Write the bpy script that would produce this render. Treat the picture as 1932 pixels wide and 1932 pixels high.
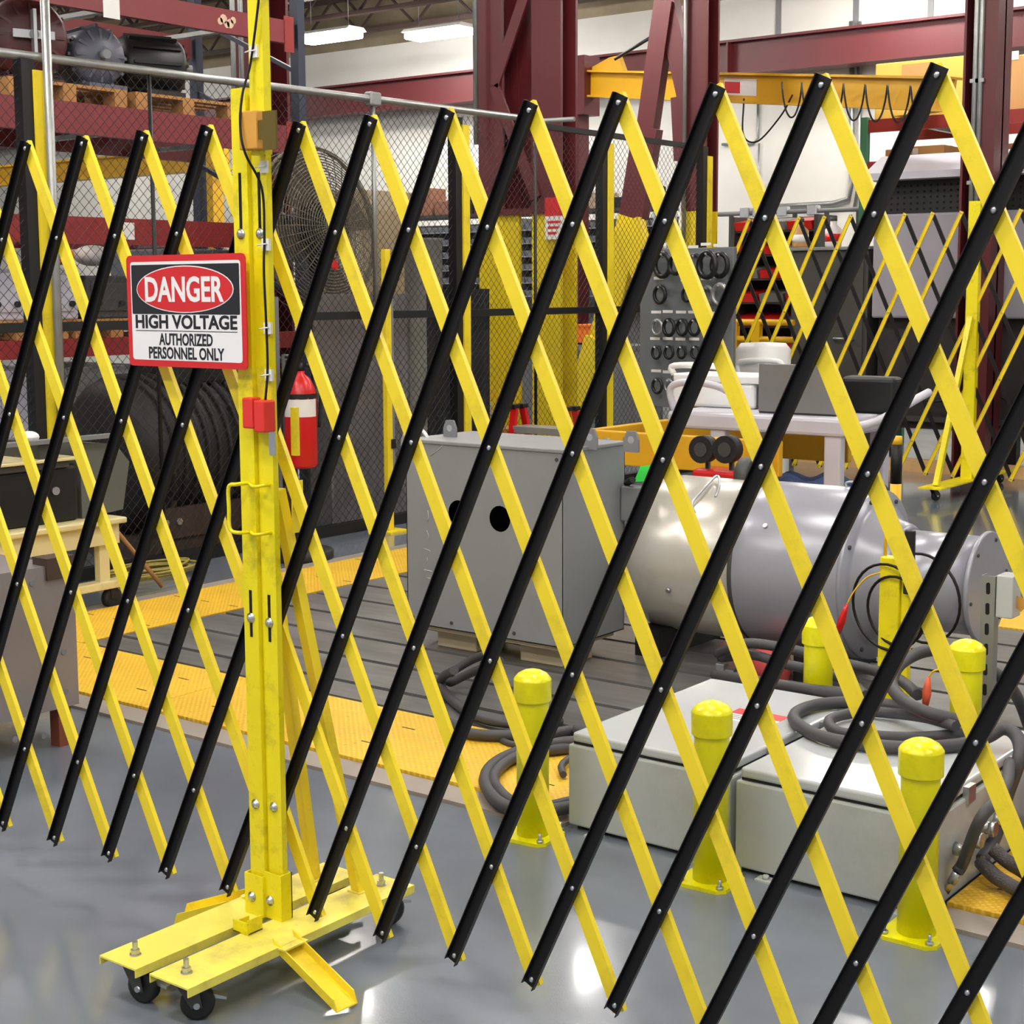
import bpy, bmesh, math, random
from mathutils import Vector, Matrix
random.seed(7)
for o in list(bpy.data.objects): bpy.data.objects.remove(o, do_unlink=True)
SC = bpy.context.scene
COL = SC.collection
PI = math.pi

# ------------------------------------------------------------------ camera
# hall frame: +X along the barrier, +Y away into the hall, floor z = 0
F_PX = 2939.08; CX = 966.0; CY = 916.0
CAM = Vector((0, 0, 1.5716))
FW = Vector((-0.60404066, 0.78720111, -0.1242952))
RT = Vector((0.79368466, 0.60831313, -0.00444934))
UP = Vector((-0.07210788, 0.10133878, 0.99223531))
cam = bpy.data.cameras.new('camera')
camo = bpy.data.objects.new('camera', cam); COL.objects.link(camo)
m = Matrix((RT, UP, -FW)).transposed().to_4x4(); m.translation = CAM
camo.matrix_world = m
cam.sensor_width = 36.0; cam.lens = F_PX / 1932 * 36.0
cam.shift_y = -(966 - CY) / 1932
cam.clip_start = 0.05; cam.clip_end = 200
SC.camera = camo

# ------------------------------------------------------------------ light, exposure
SC.view_settings.view_transform = 'Standard'
SC.view_settings.look = 'None'
SC.view_settings.gamma = 1.0
SC.view_settings.exposure = 0.9
SC.view_settings.use_curve_mapping = False
W = bpy.data.worlds.new('world'); SC.world = W; W.use_nodes = True
W.node_tree.nodes['Background'].inputs[0].default_value = (0.93, 0.96, 1.0, 1)
W.node_tree.nodes['Background'].inputs[1].default_value = 0.36
LAMP_POWER = 34.0          # emission of every fluorescent lens

# ------------------------------------------------------------------ photo pixel -> place
def ray(x, y): return FW + RT * ((x - CX) / F_PX) + UP * ((CY - y) / F_PX)
def G(x, y, z=0.0):
    d = ray(x, y); return CAM + d * ((z - CAM.z) / d.z)
def PX(x, y, X):
    d = ray(x, y); return CAM + d * (X / d.x)
def PY(x, y, Y):
    d = ray(x, y); return CAM + d * (Y / d.y)

# ------------------------------------------------------------------ materials
def lin(c): return tuple(((v / 255) / 12.92 if v / 255 <= .04045 else ((v / 255 + .055) / 1.055) ** 2.4) for v in c)
MATS = {}
def M(name, rgb, rough=.5, metal=0.0, var=.12, scale=6.0, bump=0.0, bscale=60.0, coat=0.0, spec=.5, dirt=0.0, dirtc=(60, 55, 45), dscale=3.0):
    if name in MATS: return MATS[name]
    mt = bpy.data.materials.new(name); mt.use_nodes = True
    nt = mt.node_tree; N = nt.nodes; L = nt.links
    b = N['Principled BSDF']
    c = lin(rgb)
    b.inputs['Roughness'].default_value = rough
    b.inputs['Metallic'].default_value = metal
    b.inputs['Specular IOR Level'].default_value = spec
    b.inputs['Coat Weight'].default_value = coat
    tc = N.new('ShaderNodeTexCoord')
    if var > 0:
        nz = N.new('ShaderNodeTexNoise'); nz.inputs['Scale'].default_value = scale; nz.inputs['Detail'].default_value = 4
        L.new(tc.outputs['Object'], nz.inputs['Vector'])
        mx = N.new('ShaderNodeMix'); mx.data_type = 'RGBA'
        mx.inputs[6].default_value = (*[v * (1 - var) for v in c], 1)
        mx.inputs[7].default_value = (*[min(1, v * (1 + var)) for v in c], 1)
        L.new(nz.outputs['Fac'], mx.inputs[0])
        out = mx.outputs[2]
        if dirt > 0:
            n2 = N.new('ShaderNodeTexNoise'); n2.inputs['Scale'].default_value = dscale; n2.inputs['Detail'].default_value = 8; n2.inputs['Roughness'].default_value = .7
            L.new(tc.outputs['Object'], n2.inputs['Vector'])
            rp = N.new('ShaderNodeValToRGB'); rp.color_ramp.elements[0].position = .52; rp.color_ramp.elements[1].position = .72
            rp.color_ramp.elements[1].color = (dirt, dirt, dirt, 1); rp.color_ramp.elements[0].color = (0, 0, 0, 1)
            L.new(n2.outputs['Fac'], rp.inputs['Fac'])
            m2 = N.new('ShaderNodeMix'); m2.data_type = 'RGBA'
            m2.inputs[7].default_value = (*lin(dirtc), 1)
            L.new(rp.outputs['Color'], m2.inputs[0]); L.new(out, m2.inputs[6]); out = m2.outputs[2]
        L.new(out, b.inputs['Base Color'])
    else:
        b.inputs['Base Color'].default_value = (*c, 1)
    if bump > 0:
        n3 = N.new('ShaderNodeTexNoise'); n3.inputs['Scale'].default_value = bscale; n3.inputs['Detail'].default_value = 3
        L.new(tc.outputs['Object'], n3.inputs['Vector'])
        bp = N.new('ShaderNodeBump'); bp.inputs['Strength'].default_value = bump; bp.inputs['Distance'].default_value = .01
        L.new(n3.outputs['Fac'], bp.inputs['Height']); L.new(bp.outputs['Normal'], b.inputs['Normal'])
    MATS[name] = mt
    return mt
def ME(name, rgb, power):
    if name in MATS: return MATS[name]
    mt = bpy.data.materials.new(name); mt.use_nodes = True
    b = mt.node_tree.nodes['Principled BSDF']
    b.inputs['Base Color'].default_value = (*lin(rgb), 1)
    b.inputs['Emission Color'].default_value = (*lin(rgb), 1); b.inputs['Emission Strength'].default_value = power
    MATS[name] = mt; return mt

YEL = M('yellow_bar_paint', (238, 212, 42), .38, 0, .07, 5, .05, 90, .0, .5, .35, (150, 125, 45), 7)
YPOST = M('yellow_post_paint', (236, 219, 18), .4, 0, .08, 5, .08, 60, .0, .5, .55, (120, 105, 40), 9)
YPLATE = M('yellow_base_paint', (232, 220, 95), .45, 0, .12, 6, .1, 40, 0, .5, .7, (172, 150, 88), 5)
YBOL = M('bollard_yellow', (230, 224, 8), .32, 0, .06, 4, .12, 45, 0, .5, .22, (130, 120, 30), 12)
BLK = M('black_bar_paint', (15, 12, 14), .5, 0, .15, 8, spec=.35)
BLKM = M('black_metal', (14, 14, 15), .5, 0, .2, 8)
STEEL = M('zinc_steel', (190, 192, 195), .3, .9, .15, 20)
GALV = M('galvanised_pipe', (158, 160, 158), .42, .75, .2, 12)
RUB = M('black_rubber', (20, 20, 21), .6, 0, .2, 10)
CABLE = M('grey_cable_rubber', (66, 65, 68), .55, 0, .12, 14, .05, 80)
MAROON = M('maroon_steel_paint', (90, 26, 31), .45, 0, .12, 2.5, .04, 20)
RACKRED = M('rack_beam_red', (140, 38, 36), .45, 0, .1, 3)
RACKMAR = M('rack_beam_maroon', (120, 40, 44), .45, 0, .1, 3)
RACKBLUE = M('rack_upright_dark_blue', (42, 48, 66), .5, 0, .15, 4)
WOOD = M('pallet_wood', (168, 120, 66), .75, 0, .3, 9, .2, 30)
WOODL = M('light_lumber', (226, 182, 124), .7, 0, .2, 9, .2, 30)
CARD = M('cardboard', (205, 158, 100), .8, 0, .1, 4)
CARDY = M('yellow_carton', (232, 200, 96), .75, 0, .06, 4)
WHITE = M('white_plastic', (238, 238, 236), .35, 0, .04, 4)
CREAM = M('cream_paint', (214, 202, 150), .45, 0, .12, 5, .05, 30, 0, .5, .4, (130, 110, 70), 5)
GREYBOX = M('grey_machine_paint', (132, 134, 136), .42, 0, .07, 4, .05, 30, 0, .5, .3, (108, 108, 106), 3)
GREYCAB = M('light_grey_enclosure', (180, 185, 184), .26, 0, .06, 3, .04, 20, 0, .5, .35, (140, 140, 132), 3)
LIDM = M('glossy_grey_lid', (186, 191, 193), .13, 0, .04, 3)
SILVER = M('silver_motor_paint', (196, 192, 182), .3, .4, .1, 3, .05, 25, 0, .5, .3, (120, 115, 100), 3)
MOTGREY = M('blue_grey_motor_paint', (150, 151, 160), .3, .15, .07, 3, .05, 25)
DKGREY = M('dark_grey_paint', (62, 62, 60), .5, 0, .15, 4)
MIDGREY = M('mid_grey_paint', (120, 122, 124), .5, 0, .1, 4)
PANEL = M('lilac_grey_panel', (150, 146, 156), .5, 0, .06, 2)
RED = M('red_gloss', (200, 24, 26), .3, 0, .08, 5)
REDD = M('dark_red_paint', (136, 24, 26), .45, 0, .15, 5)
BROWN = M('rusty_brown_steel', (74, 58, 48), .65, .2, .35, 5, .2, 20)
DKMOT = M('dark_oily_steel', (38, 36, 34), .55, .2, .4, 5, .1, 20)
ORANGE = M('orange_plastic', (240, 120, 20), .45, 0, .08, 5)
BEIGE = M('beige_paint', (178, 164, 136), .55, 0, .1, 4)
CONC = M('grey_concrete', (128, 124, 116), .8, 0, .2, 5, .1, 20)
TARP = M('dark_grey_curtain', (216, 212, 214), .4, 0, .3, 3, .2, 8)
TARP2 = M('charcoal_curtain', (120, 120, 122), .5, 0, .25, 3, .2, 8)
DUST = M('dusty_fan_paint', (104, 96, 82), .7, .1, .35, 9)
YCOL = M('column_yellow', (224, 198, 10), .5, 0, .1, 3, .05, 20)
WIRE = M('fence_wire', (40, 40, 42), .5, .3, .1, 5)
BLUE = M('blue_fabric', (74, 94, 140), .8, 0, .25, 8, .3, 20)
GREENP = M('green_paint', (60, 120, 90), .5, 0, .1, 5)
SIGNW = M('sign_white', (236, 234, 234), .4, 0, .02, 3)
SIGNR = M('sign_red', (206, 34, 38), .4, 0, .03, 3)
SIGNK = M('sign_black', (26, 26, 32), .45, 0, .03, 3)
REDSW = M('red_switch_plastic', (222, 52, 44), .42, 0, .05, 5)
LENS = ME('fluorescent_lens', (255, 250, 244), LAMP_POWER)
PAPER = M('white_label', (228, 226, 222), .6, 0, .04, 5)
ALU = M('aluminium', (188, 190, 192), .35, .7, .08, 10)
SCREEN = M('grey_screen_back', (126, 124, 122), .4, .2, .05, 4)
NEONG = M('neon_green_tag', (70, 236, 90), .5, 0, .04, 5)
YDUL = M('amber_yellow_paint', (226, 176, 22), .45, 0, .1, 4)
YCRANE = M('crane_yellow_paint', (214, 164, 26), .45, 0, .1, 3)
ORBLK = M('orange_brown_block', (206, 150, 60), .6, 0, .08, 8)
OLIVE = M('dark_olive_plate', (92, 76, 14), .5, 0, .15, 8)
HOLE = M('dark_hole', (6, 6, 6), .9, 0, 0)

DKMAR = M('dark_brown_joist', (74, 56, 50), .6, 0, .2, 4)
def special(name, build):
    mt = bpy.data.materials.new(name); mt.use_nodes = True
    build(mt.node_tree, mt.node_tree.nodes['Principled BSDF']); MATS[name] = mt; return mt
def _noise(nt, vec, scale, detail=4, rough=.5):
    n = nt.nodes.new('ShaderNodeTexNoise'); n.inputs['Scale'].default_value = scale; n.inputs['Detail'].default_value = detail; n.inputs['Roughness'].default_value = rough
    nt.links.new(vec, n.inputs['Vector']); return n.outputs['Fac']
def _ramp(nt, fac, stops):
    r = nt.nodes.new('ShaderNodeValToRGB'); e = r.color_ramp.elements
    while len(e) < len(stops): e.new(.5)
    for i, (p, c) in enumerate(stops):
        e[i].position = p; e[i].color = (*c, 1) if len(c) == 3 else c
    nt.links.new(fac, r.inputs['Fac']); return r.outputs['Color']
def _bump(nt, h, s, d, b, prev=None):
    bp = nt.nodes.new('ShaderNodeBump'); bp.inputs['Strength'].default_value = s; bp.inputs['Distance'].default_value = d
    nt.links.new(h, bp.inputs['Height'])
    if prev: nt.links.new(prev, bp.inputs['Normal'])
    nt.links.new(bp.outputs['Normal'], b.inputs['Normal']); return bp.outputs['Normal']
def _floor(nt, b):
    tc = nt.nodes.new('ShaderNodeTexCoord').outputs['Object']
    col = _ramp(nt, _noise(nt, tc, .9, 6, .6), [(.3, lin((100, 108, 118))), (.7, lin((120, 127, 137)))])
    nt.links.new(col, b.inputs['Base Color'])
    r = _ramp(nt, _noise(nt, tc, 1.1, 3, .5), [(.3, (.22,) * 3), (.7, (.09,) * 3)])
    nt.links.new(r, b.inputs['Roughness'])
    n1 = _bump(nt, _noise(nt, tc, 260, 2, .5), .09, .002, b)
    _bump(nt, _noise(nt, tc, 7, 2, .5), .03, .01, b, n1)
    b.inputs['Specular IOR Level'].default_value = .6
    b.inputs['Coat Weight'].default_value = .45; b.inputs['Coat Roughness'].default_value = .07
FLOORM = special('grey_epoxy_floor', _floor)
def _plate(nt, b):
    tc = nt.nodes.new('ShaderNodeTexCoord').outputs['Object']
    sx = nt.nodes.new('ShaderNodeSeparateXYZ'); nt.links.new(tc, sx.inputs[0])
    def mth(op, a, v=None, c=None):
        n = nt.nodes.new('ShaderNodeMath'); n.operation = op
        for i, q in enumerate((a, v)):
            if q is None: continue
            if isinstance(q, (int, float)): n.inputs[i].default_value = q
            else: nt.links.new(q, n.inputs[i])
        return n.outputs[0]
    k = 2 * PI / .034
    u = mth('ADD', sx.outputs[0], sx.outputs[1]); v = mth('SUBTRACT', sx.outputs[0], sx.outputs[1])
    su = mth('SINE', mth('MULTIPLY', u, k * .7)); sv = mth('SINE', mth('MULTIPLY', v, k * .7))
    h = mth('MAXIMUM', mth('ABSOLUTE', mth('MULTIPLY', su, sv)), .35)
    h2 = mth('SUBTRACT', h, .35)
    base = _ramp(nt, _noise(nt, tc, 2.2, 6, .65), [(.3, lin((208, 158, 28))), (.7, lin((232, 186, 44)))])
    mx = nt.nodes.new('ShaderNodeMix'); mx.data_type = 'RGBA'; nt.links.new(base, mx.inputs[6])
    mx.inputs[7].default_value = (*lin((248, 214, 84)), 1); nt.links.new(h2, mx.inputs[0])
    d = _ramp(nt, _noise(nt, tc, 60, 3, .6), [(.64, (0, 0, 0)), (.72, (.5, .5, .5))])
    m2 = nt.nodes.new('ShaderNodeMix'); m2.data_type = 'RGBA'; nt.links.new(mx.outputs[2], m2.inputs[6]); m2.inputs[7].default_value = (*lin((120, 90, 30)), 1); nt.links.new(d, m2.inputs[0])
    nt.links.new(m2.outputs[2], b.inputs['Base Color']); b.inputs['Roughness'].default_value = .42
    _bump(nt, h2, .7, .004, b)
TREAD = special('yellow_tread_plate', _plate)
def _bed(nt, b):
    tc = nt.nodes.new('ShaderNodeTexCoord').outputs['Object']
    mp = nt.nodes.new('ShaderNodeMapping'); mp.inputs['Scale'].default_value = (.6, 3, 1); nt.links.new(tc, mp.inputs[0])
    col = _ramp(nt, _noise(nt, mp.outputs[0], 2.5, 7, .65), [(.3, lin((88, 86, 84))), (.7, lin((128, 127, 126)))])
    nt.links.new(col, b.inputs['Base Color']); b.inputs['Roughness'].default_value = .4; b.inputs['Metallic'].default_value = .25
    _bump(nt, _noise(nt, tc, 40, 3, .5), .1, .003, b)
BEDM = special('worn_steel_bed', _bed)
def _wall(nt, b):
    tc = nt.nodes.new('ShaderNodeTexCoord').outputs['Object']
    col = _ramp(nt, _noise(nt, tc, .5, 5, .6), [(.3, lin((222, 220, 212))), (.7, lin((238, 237, 232)))])
    nt.links.new(col, b.inputs['Base Color']); b.inputs['Roughness'].default_value = .75
WALLM = special('white_wall_paint', _wall)
def _deck(nt, b):
    tc = nt.nodes.new('ShaderNodeTexCoord').outputs['Object']
    col = _ramp(nt, _noise(nt, tc, 1.2, 5, .6), [(.3, lin((120, 108, 88))), (.7, lin((164, 150, 124)))])
    nt.links.new(col, b.inputs['Base Color']); b.inputs['Roughness'].default_value = .8
DECKM = special('tan_roof_deck', _deck)

# ------------------------------------------------------------------ mesh helpers
def nbm(): return bmesh.new()
def box(bm, x0, x1, y0, y1, z0, z1):
    x0, x1 = min(x0, x1), max(x0, x1); y0, y1 = min(y0, y1), max(y0, y1); z0, z1 = min(z0, z1), max(z0, z1)
    v = [bm.verts.new(p) for p in ((x0, y0, z0), (x1, y0, z0), (x1, y1, z0), (x0, y1, z0), (x0, y0, z1), (x1, y0, z1), (x1, y1, z1), (x0, y1, z1))]
    for f in ((3, 2, 1, 0), (4, 5, 6, 7), (0, 1, 5, 4), (1, 2, 6, 5), (2, 3, 7, 6), (3, 0, 4, 7)): bm.faces.new([v[i] for i in f])
    return v
def bbox(bm, x0, x1, y0, y1, z0, z1, r=.01, seg=2):
    t = bmesh.new(); box(t, x0, x1, y0, y1, z0, z1)
    bmesh.ops.bevel(t, geom=list(t.edges) + list(t.verts), offset=r, segments=seg, affect='EDGES', profile=.5)
    merge(bm, t)
def merge(bm, t, mat=None):
    mp = {}
    for v in t.verts: mp[v] = bm.verts.new(mat @ v.co if mat else v.co)
    for f in t.faces:
        nf = bm.faces.new([mp[v] for v in f.verts]); nf.smooth = f.smooth
    t.free()
def basis(d):
    d = Vector(d).normalized()
    a = Vector((0, 0, 1)) if abs(d.z) < .9 else Vector((1, 0, 0))
    u = d.cross(a).normalized(); return u, d.cross(u).normalized()
def cyl(bm, p0, p1, r0, r1=None, seg=12, caps=True, smooth=True):
    p0, p1 = Vector(p0), Vector(p1); r1 = r0 if r1 is None else r1
    u, w = basis(p1 - p0); A = []; B = []
    for i in range(seg):
        a = 2 * PI * i / seg; d = u * math.cos(a) + w * math.sin(a)
        A.append(bm.verts.new(p0 + d * r0)); B.append(bm.verts.new(p1 + d * r1))
    for i in range(seg):
        j = (i + 1) % seg; f = bm.faces.new((A[i], A[j], B[j], B[i])); f.smooth = smooth
    if caps: bm.faces.new(A[::-1]); bm.faces.new(B)
def catmull(P, n=8, closed=False):
    P = [Vector(p) for p in P]; out = []; k = len(P)
    rng = range(k) if closed else range(k - 1)
    for i in rng:
        p0 = P[(i - 1) % k] if closed or i > 0 else P[0] * 2 - P[1]
        p1 = P[i]; p2 = P[(i + 1) % k]
        p3 = P[(i + 2) % k] if closed or i + 2 < k else P[-1] * 2 - P[-2]
        for s in range(n):
            t = s / n
            out.append(.5 * (2 * p1 + (p2 - p0) * t + (2 * p0 - 5 * p1 + 4 * p2 - p3) * t * t + (3 * p1 - p0 - 3 * p2 + p3) * t ** 3))
    if not closed: out.append(P[-1])
    return out
def tube(bm, P, r, seg=8, closed=False):
    P = [Vector(p) for p in P]; n = len(P); rings = []
    u = None
    for i in range(n):
        if closed: d = P[(i + 1) % n] - P[i - 1]
        else: d = P[min(i + 1, n - 1)] - P[max(i - 1, 0)]
        d = d.normalized() if d.length > 1e-9 else Vector((0, 0, 1))
        if u is None: u, _ = basis(d)
        u = (u - d * u.dot(d)).normalized(); w = d.cross(u)
        rr = r[i] if isinstance(r, (list, tuple)) else r
        rings.append([bm.verts.new(P[i] + (u * math.cos(2 * PI * k / seg) + w * math.sin(2 * PI * k / seg)) * rr) for k in range(seg)])
    for i in range(n if closed else n - 1):
        a, b = rings[i], rings[(i + 1) % n]
        for k in range(seg):
            f = bm.faces.new((a[k], a[(k + 1) % seg], b[(k + 1) % seg], b[k])); f.smooth = True
    if not closed: bm.faces.new(rings[0][::-1]); bm.faces.new(rings[-1])
def lathe(bm, prof, origin=(0, 0, 0), axis=(0, 0, 1), seg=24, smooth=True):
    o = Vector(origin); ax = Vector(axis).normalized(); u, w = basis(ax); rings = []
    for (r, h) in prof:
        if r < 1e-6: rings.append([bm.verts.new(o + ax * h)])
        else: rings.append([bm.verts.new(o + ax * h + (u * math.cos(2 * PI * k / seg) + w * math.sin(2 * PI * k / seg)) * r) for k in range(seg)])
    for a, b in zip(rings, rings[1:]):
        for k in range(seg):
            j = (k + 1) % seg
            if len(a) == 1 and len(b) == 1: continue
            if len(a) == 1: f = bm.faces.new((a[0], b[j], b[k]))
            elif len(b) == 1: f = bm.faces.new((a[k], a[j], b[0]))
            else: f = bm.faces.new((a[k], a[j], b[j], b[k]))
            f.smooth = smooth
    if len(rings[0]) > 1: bm.faces.new(rings[0][::-1])
    if len(rings[-1]) > 1: bm.faces.new(rings[-1])
def ring(bm, c, axis, R, r, seg=20, rs=6, arc=None):
    u, w = basis(axis); c = Vector(c)
    if arc is None: tube(bm, [c + (u * math.cos(2 * PI * k / seg) + w * math.sin(2 * PI * k / seg)) * R for k in range(seg)], r, rs, True)
    else: tube(bm, [c + (u * math.cos(a) + w * math.sin(a)) * R for a in [arc[0] + (arc[1] - arc[0]) * k / seg for k in range(seg + 1)]], r, rs)
def prism(bm, pts, off):
    off = Vector(off); a = [bm.verts.new(p) for p in pts]; b = [bm.verts.new(Vector(p) + off) for p in pts]
    n = len(pts)
    bm.faces.new(a[::-1]); bm.faces.new(b)
    for i in range(n): bm.faces.new((a[i], a[(i + 1) % n], b[(i + 1) % n], b[i]))
def beam(bm, p0, p1, w, h, up=(0, 0, 1)):
    p0, p1 = Vector(p0), Vector(p1); d = (p1 - p0).normalized(); up = Vector(up)
    s = d.cross(up); s = s.normalized() if s.length > 1e-6 else Vector((1, 0, 0)); t = s.cross(d).normalized()
    q = [s * (a * w / 2) + t * (b * h / 2) for a, b in ((-1, -1), (1, -1), (1, 1), (-1, 1))]
    prism(bm, [p0 + k for k in q], p1 - p0)
def channel(bm, p0, p1, w, dep, t, nrm):
    """U channel: web against the plane through p0-p1, flanges reaching along nrm."""
    p0, p1 = Vector(p0), Vector(p1); d = (p1 - p0).normalized(); nrm = Vector(nrm).normalized(); s = d.cross(nrm).normalized()
    prof = [(-w / 2, 0), (w / 2, 0), (w / 2, dep), (w / 2 - t, dep), (w / 2 - t, t), (-w / 2 + t, t), (-w / 2 + t, dep), (-w / 2, dep)]
    A = [bm.verts.new(p0 + s * a + nrm * b) for a, b in prof]; B = [bm.verts.new(p1 + s * a + nrm * b) for a, b in prof]
    for i in range(8): bm.faces.new((A[i], A[(i + 1) % 8], B[(i + 1) % 8], B[i]))
    for V, rv in ((A, True), (B, False)):
        for q in ((0, 1, 4, 5), (1, 2, 3, 4), (5, 6, 7, 0)):
            f = [V[i] for i in q]; bm.faces.new(f[::-1] if rv else f)
def ibeam(bm, p0, p1, w, h, t, up=(0, 0, 1)):
    p0, p1 = Vector(p0), Vector(p1); d = (p1 - p0).normalized(); up = Vector(up); s = d.cross(up).normalized(); t2 = s.cross(d).normalized()
    if t2.dot(up) < 0: t2 = -t2
    a, b = w / 2, h / 2
    prof = [(-a, -b), (a, -b), (a, -b + t), (t / 2, -b + t), (t / 2, b - t), (a, b - t), (a, b), (-a, b), (-a, b - t), (-t / 2, b - t), (-t / 2, -b + t), (-a, -b + t)]
    A = [bm.verts.new(p0 + s * x + t2 * y) for x, y in prof]; B = [bm.verts.new(p1 + s * x + t2 * y) for x, y in prof]
    n = len(prof)
    for i in range(n): bm.faces.new((A[i], A[(i + 1) % n], B[(i + 1) % n], B[i]))
    for V in (A, B):
        for q in ((0, 1, 2, 3, 10, 11), (3, 4, 9, 10), (4, 5, 6, 7, 8, 9)): bm.faces.new([V[i] for i in q])

XF = {}
def me(name, bm, mat):
    bmesh.ops.recalc_face_normals(bm, faces=bm.faces)
    d = bpy.data.meshes.new(name); bm.to_mesh(d); bm.free(); d.materials.append(mat); return d
def link(name, data, parent=None):
    o = bpy.data.objects.new(name, data); COL.objects.link(o)
    if parent: o.parent = parent
    return o
def tag(o, label=None, cat=None, group=None, kind=None):
    if label: o['label'] = label
    if cat: o['category'] = cat
    if group: o['group'] = group
    if kind: o['kind'] = kind
    return o
def thing(name, label, cat, loc=(0, 0, 0), rz=0.0, group=None):
    o = link(name, None); o.location = loc; o.rotation_euler = (0, 0, rz); o.empty_display_size = .1
    XF[o] = (Matrix.Translation(loc) @ Matrix.Rotation(rz, 4, 'Z'))
    return tag(o, label, cat, group)
def root(o):
    while o.parent: o = o.parent
    return o
def part(name, bm, mat, parent, world=True, label=None, kind=None):
    """a part; built in hall coordinates unless world=False"""
    if world and parent is not None:
        r = root(parent)
        if r in XF: bm.transform(XF[r].inverted())
        else: bm.transform(Matrix.Translation(-r.location))
    o = link(name, me(name, bm, mat), parent)
    return tag(o, label, kind=kind)
def solo(name, bm, mat, label, cat, group=None, kind=None):
    """a thing made of one mesh; origin at its base centre"""
    lo = [min(v.co[i] for v in bm.verts) for i in range(3)]; hi = [max(v.co[i] for v in bm.verts) for i in range(3)]
    c = Vector(((lo[0] + hi[0]) / 2, (lo[1] + hi[1]) / 2, lo[2])); bm.transform(Matrix.Translation(-c))
    o = link(name, me(name, bm, mat)); o.location = c; XF[o] = Matrix.Translation(c)
    return tag(o, label, cat, group, kind)
def struct(name, bm, mat, label=None, cat=None):
    o = link(name, me(name, bm, mat)); XF[o] = Matrix.Identity(4)
    return tag(o, label, cat, kind='structure')
def dup(r, loc, rz=None, label=None):
    c = r.copy(); COL.objects.link(c); c.location = loc
    if rz is not None: c.rotation_euler = (0, 0, rz)
    if label: c['label'] = label
    for ch in r.children:
        d = ch.copy(); COL.objects.link(d); d.parent = c
        for g in ch.children:
            e = g.copy(); COL.objects.link(e); e.parent = d
    return c
def share(name, data, parent, loc, rot=None):
    o = link(name, data, parent); o.location = loc
    if rot: o.rotation_euler = rot
    return o
def textmesh(s, size, offset=0.0, depth=.0006, sx=1.0):
    c = bpy.data.curves.new('t', 'FONT'); c.body = s; c.size = size; c.offset = offset; c.extrude = depth
    c.align_x = 'CENTER'; c.align_y = 'CENTER'; c.resolution_u = 3
    o = bpy.data.objects.new('t', c); COL.objects.link(o)
    dg = bpy.context.evaluated_depsgraph_get(); d = bpy.data.meshes.new_from_object(o.evaluated_get(dg))
    bpy.data.objects.remove(o, do_unlink=True)
    b = bmesh.new(); b.from_mesh(d); bpy.data.meshes.remove(d)
    b.transform(Matrix.Diagonal((sx, 1, 1, 1)))
    return b
# ================================================================== setting
b = nbm(); box(b, -32, 10, -8, 18.2, -.2, 0); floor = struct('floor', b, FLOORM)
b = nbm(); box(b, -32, 10, 18.0, 18.25, 0, 5.25); wall_far = struct('wall_far', b, WALLM)
b = nbm(); box(b, -32, 10, -8, 18.2, 6.05, 6.2); ceiling = struct('ceiling', b, DECKM)
b = nbm(); box(b, -32.2, -32, -8, 18.2, 0, 6.05); struct('wall_left', b, WALLM)
b = nbm()
box(b, -32, 10, 17.9, 18.0, 0, .12); struct('baseboard_far', b, MIDGREY)
# wall panel ribs above the crane rail, part of the far wall
for x in (-9.6, -8.55, -7.6, -5.2, -3.6):
    b = nbm(); box(b, x, x + .07, 17.982, 18.0, 4.62, 5.25); part('panel_rib', b, MIDGREY, wall_far)
b = nbm(); box(b, -32, 10, 18.0, 18.2, 5.25, 6.05); struct('trim_0', b, DECKM)
# open web roof joists
def joist(y, z=5.36):
    b = nbm()
    box(b, -30, 6, y - .05, y + .05, z + .5, z + .56); box(b, -30, 6, y - .05, y + .05, z, z + .055)
    o = struct('trim_%d' % int(y * 10), b, DKMAR)
    b = nbm(); x = -30; k = 0
    while x < 6:
        beam(b, (x, y, z + (.03 if k % 2 else .52)), (x + .55, y, z + (.52 if k % 2 else .03)), .03, .03); x += .55; k += 1
    part('web_member', b, DKMAR, o, kind='stuff')
for y in (17.5, 16.3, 15.1, 13.9, 12.7, 11.5): joist(y)
# bridging pipes under the deck
b = nbm(); tube(b, [(-30, 14.6, 5.95), (6, 14.6, 5.95)], .03, 8); struct('trim_1', b, GALV)
b = nbm(); tube(b, [(-14, 11, 5.8), (-14, 18, 5.8)], .04, 8); struct('trim_2', b, GALV)

# crane runway beam along the far wall
r = thing('crane_runway_beam', 'maroon steel runway beam running along the far white wall', 'beam', (-12, 17.6, 4.2))
b = nbm(); zt = 4.66; zb = 4.22
box(b, -31, 9, 17.5, 17.75, zt - .03, zt); part('top_flange', b, MAROON, r)
b = nbm(); box(b, -31, 9, 17.45, 17.8, zb, zb + .03); part('bottom_flange', b, MAROON, r)
b = nbm(); box(b, -31, 9, 17.6, 17.64, zb + .03, zt - .03); part('web', b, MAROON, r)
b = nbm()
for x in range(-30, 9, 4): box(b, x, x + .02, 17.46, 17.6, zb + .03, zt - .03)
part('stiffener', b, MAROON, r)
for x in (-29, -21, -13.5, -2, 6):
    b = nbm(); box(b, x - .15, x + .15, 17.78, 18.0, zb - .15, zb + .1); part('bracket', b, MAROON, r)

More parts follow.
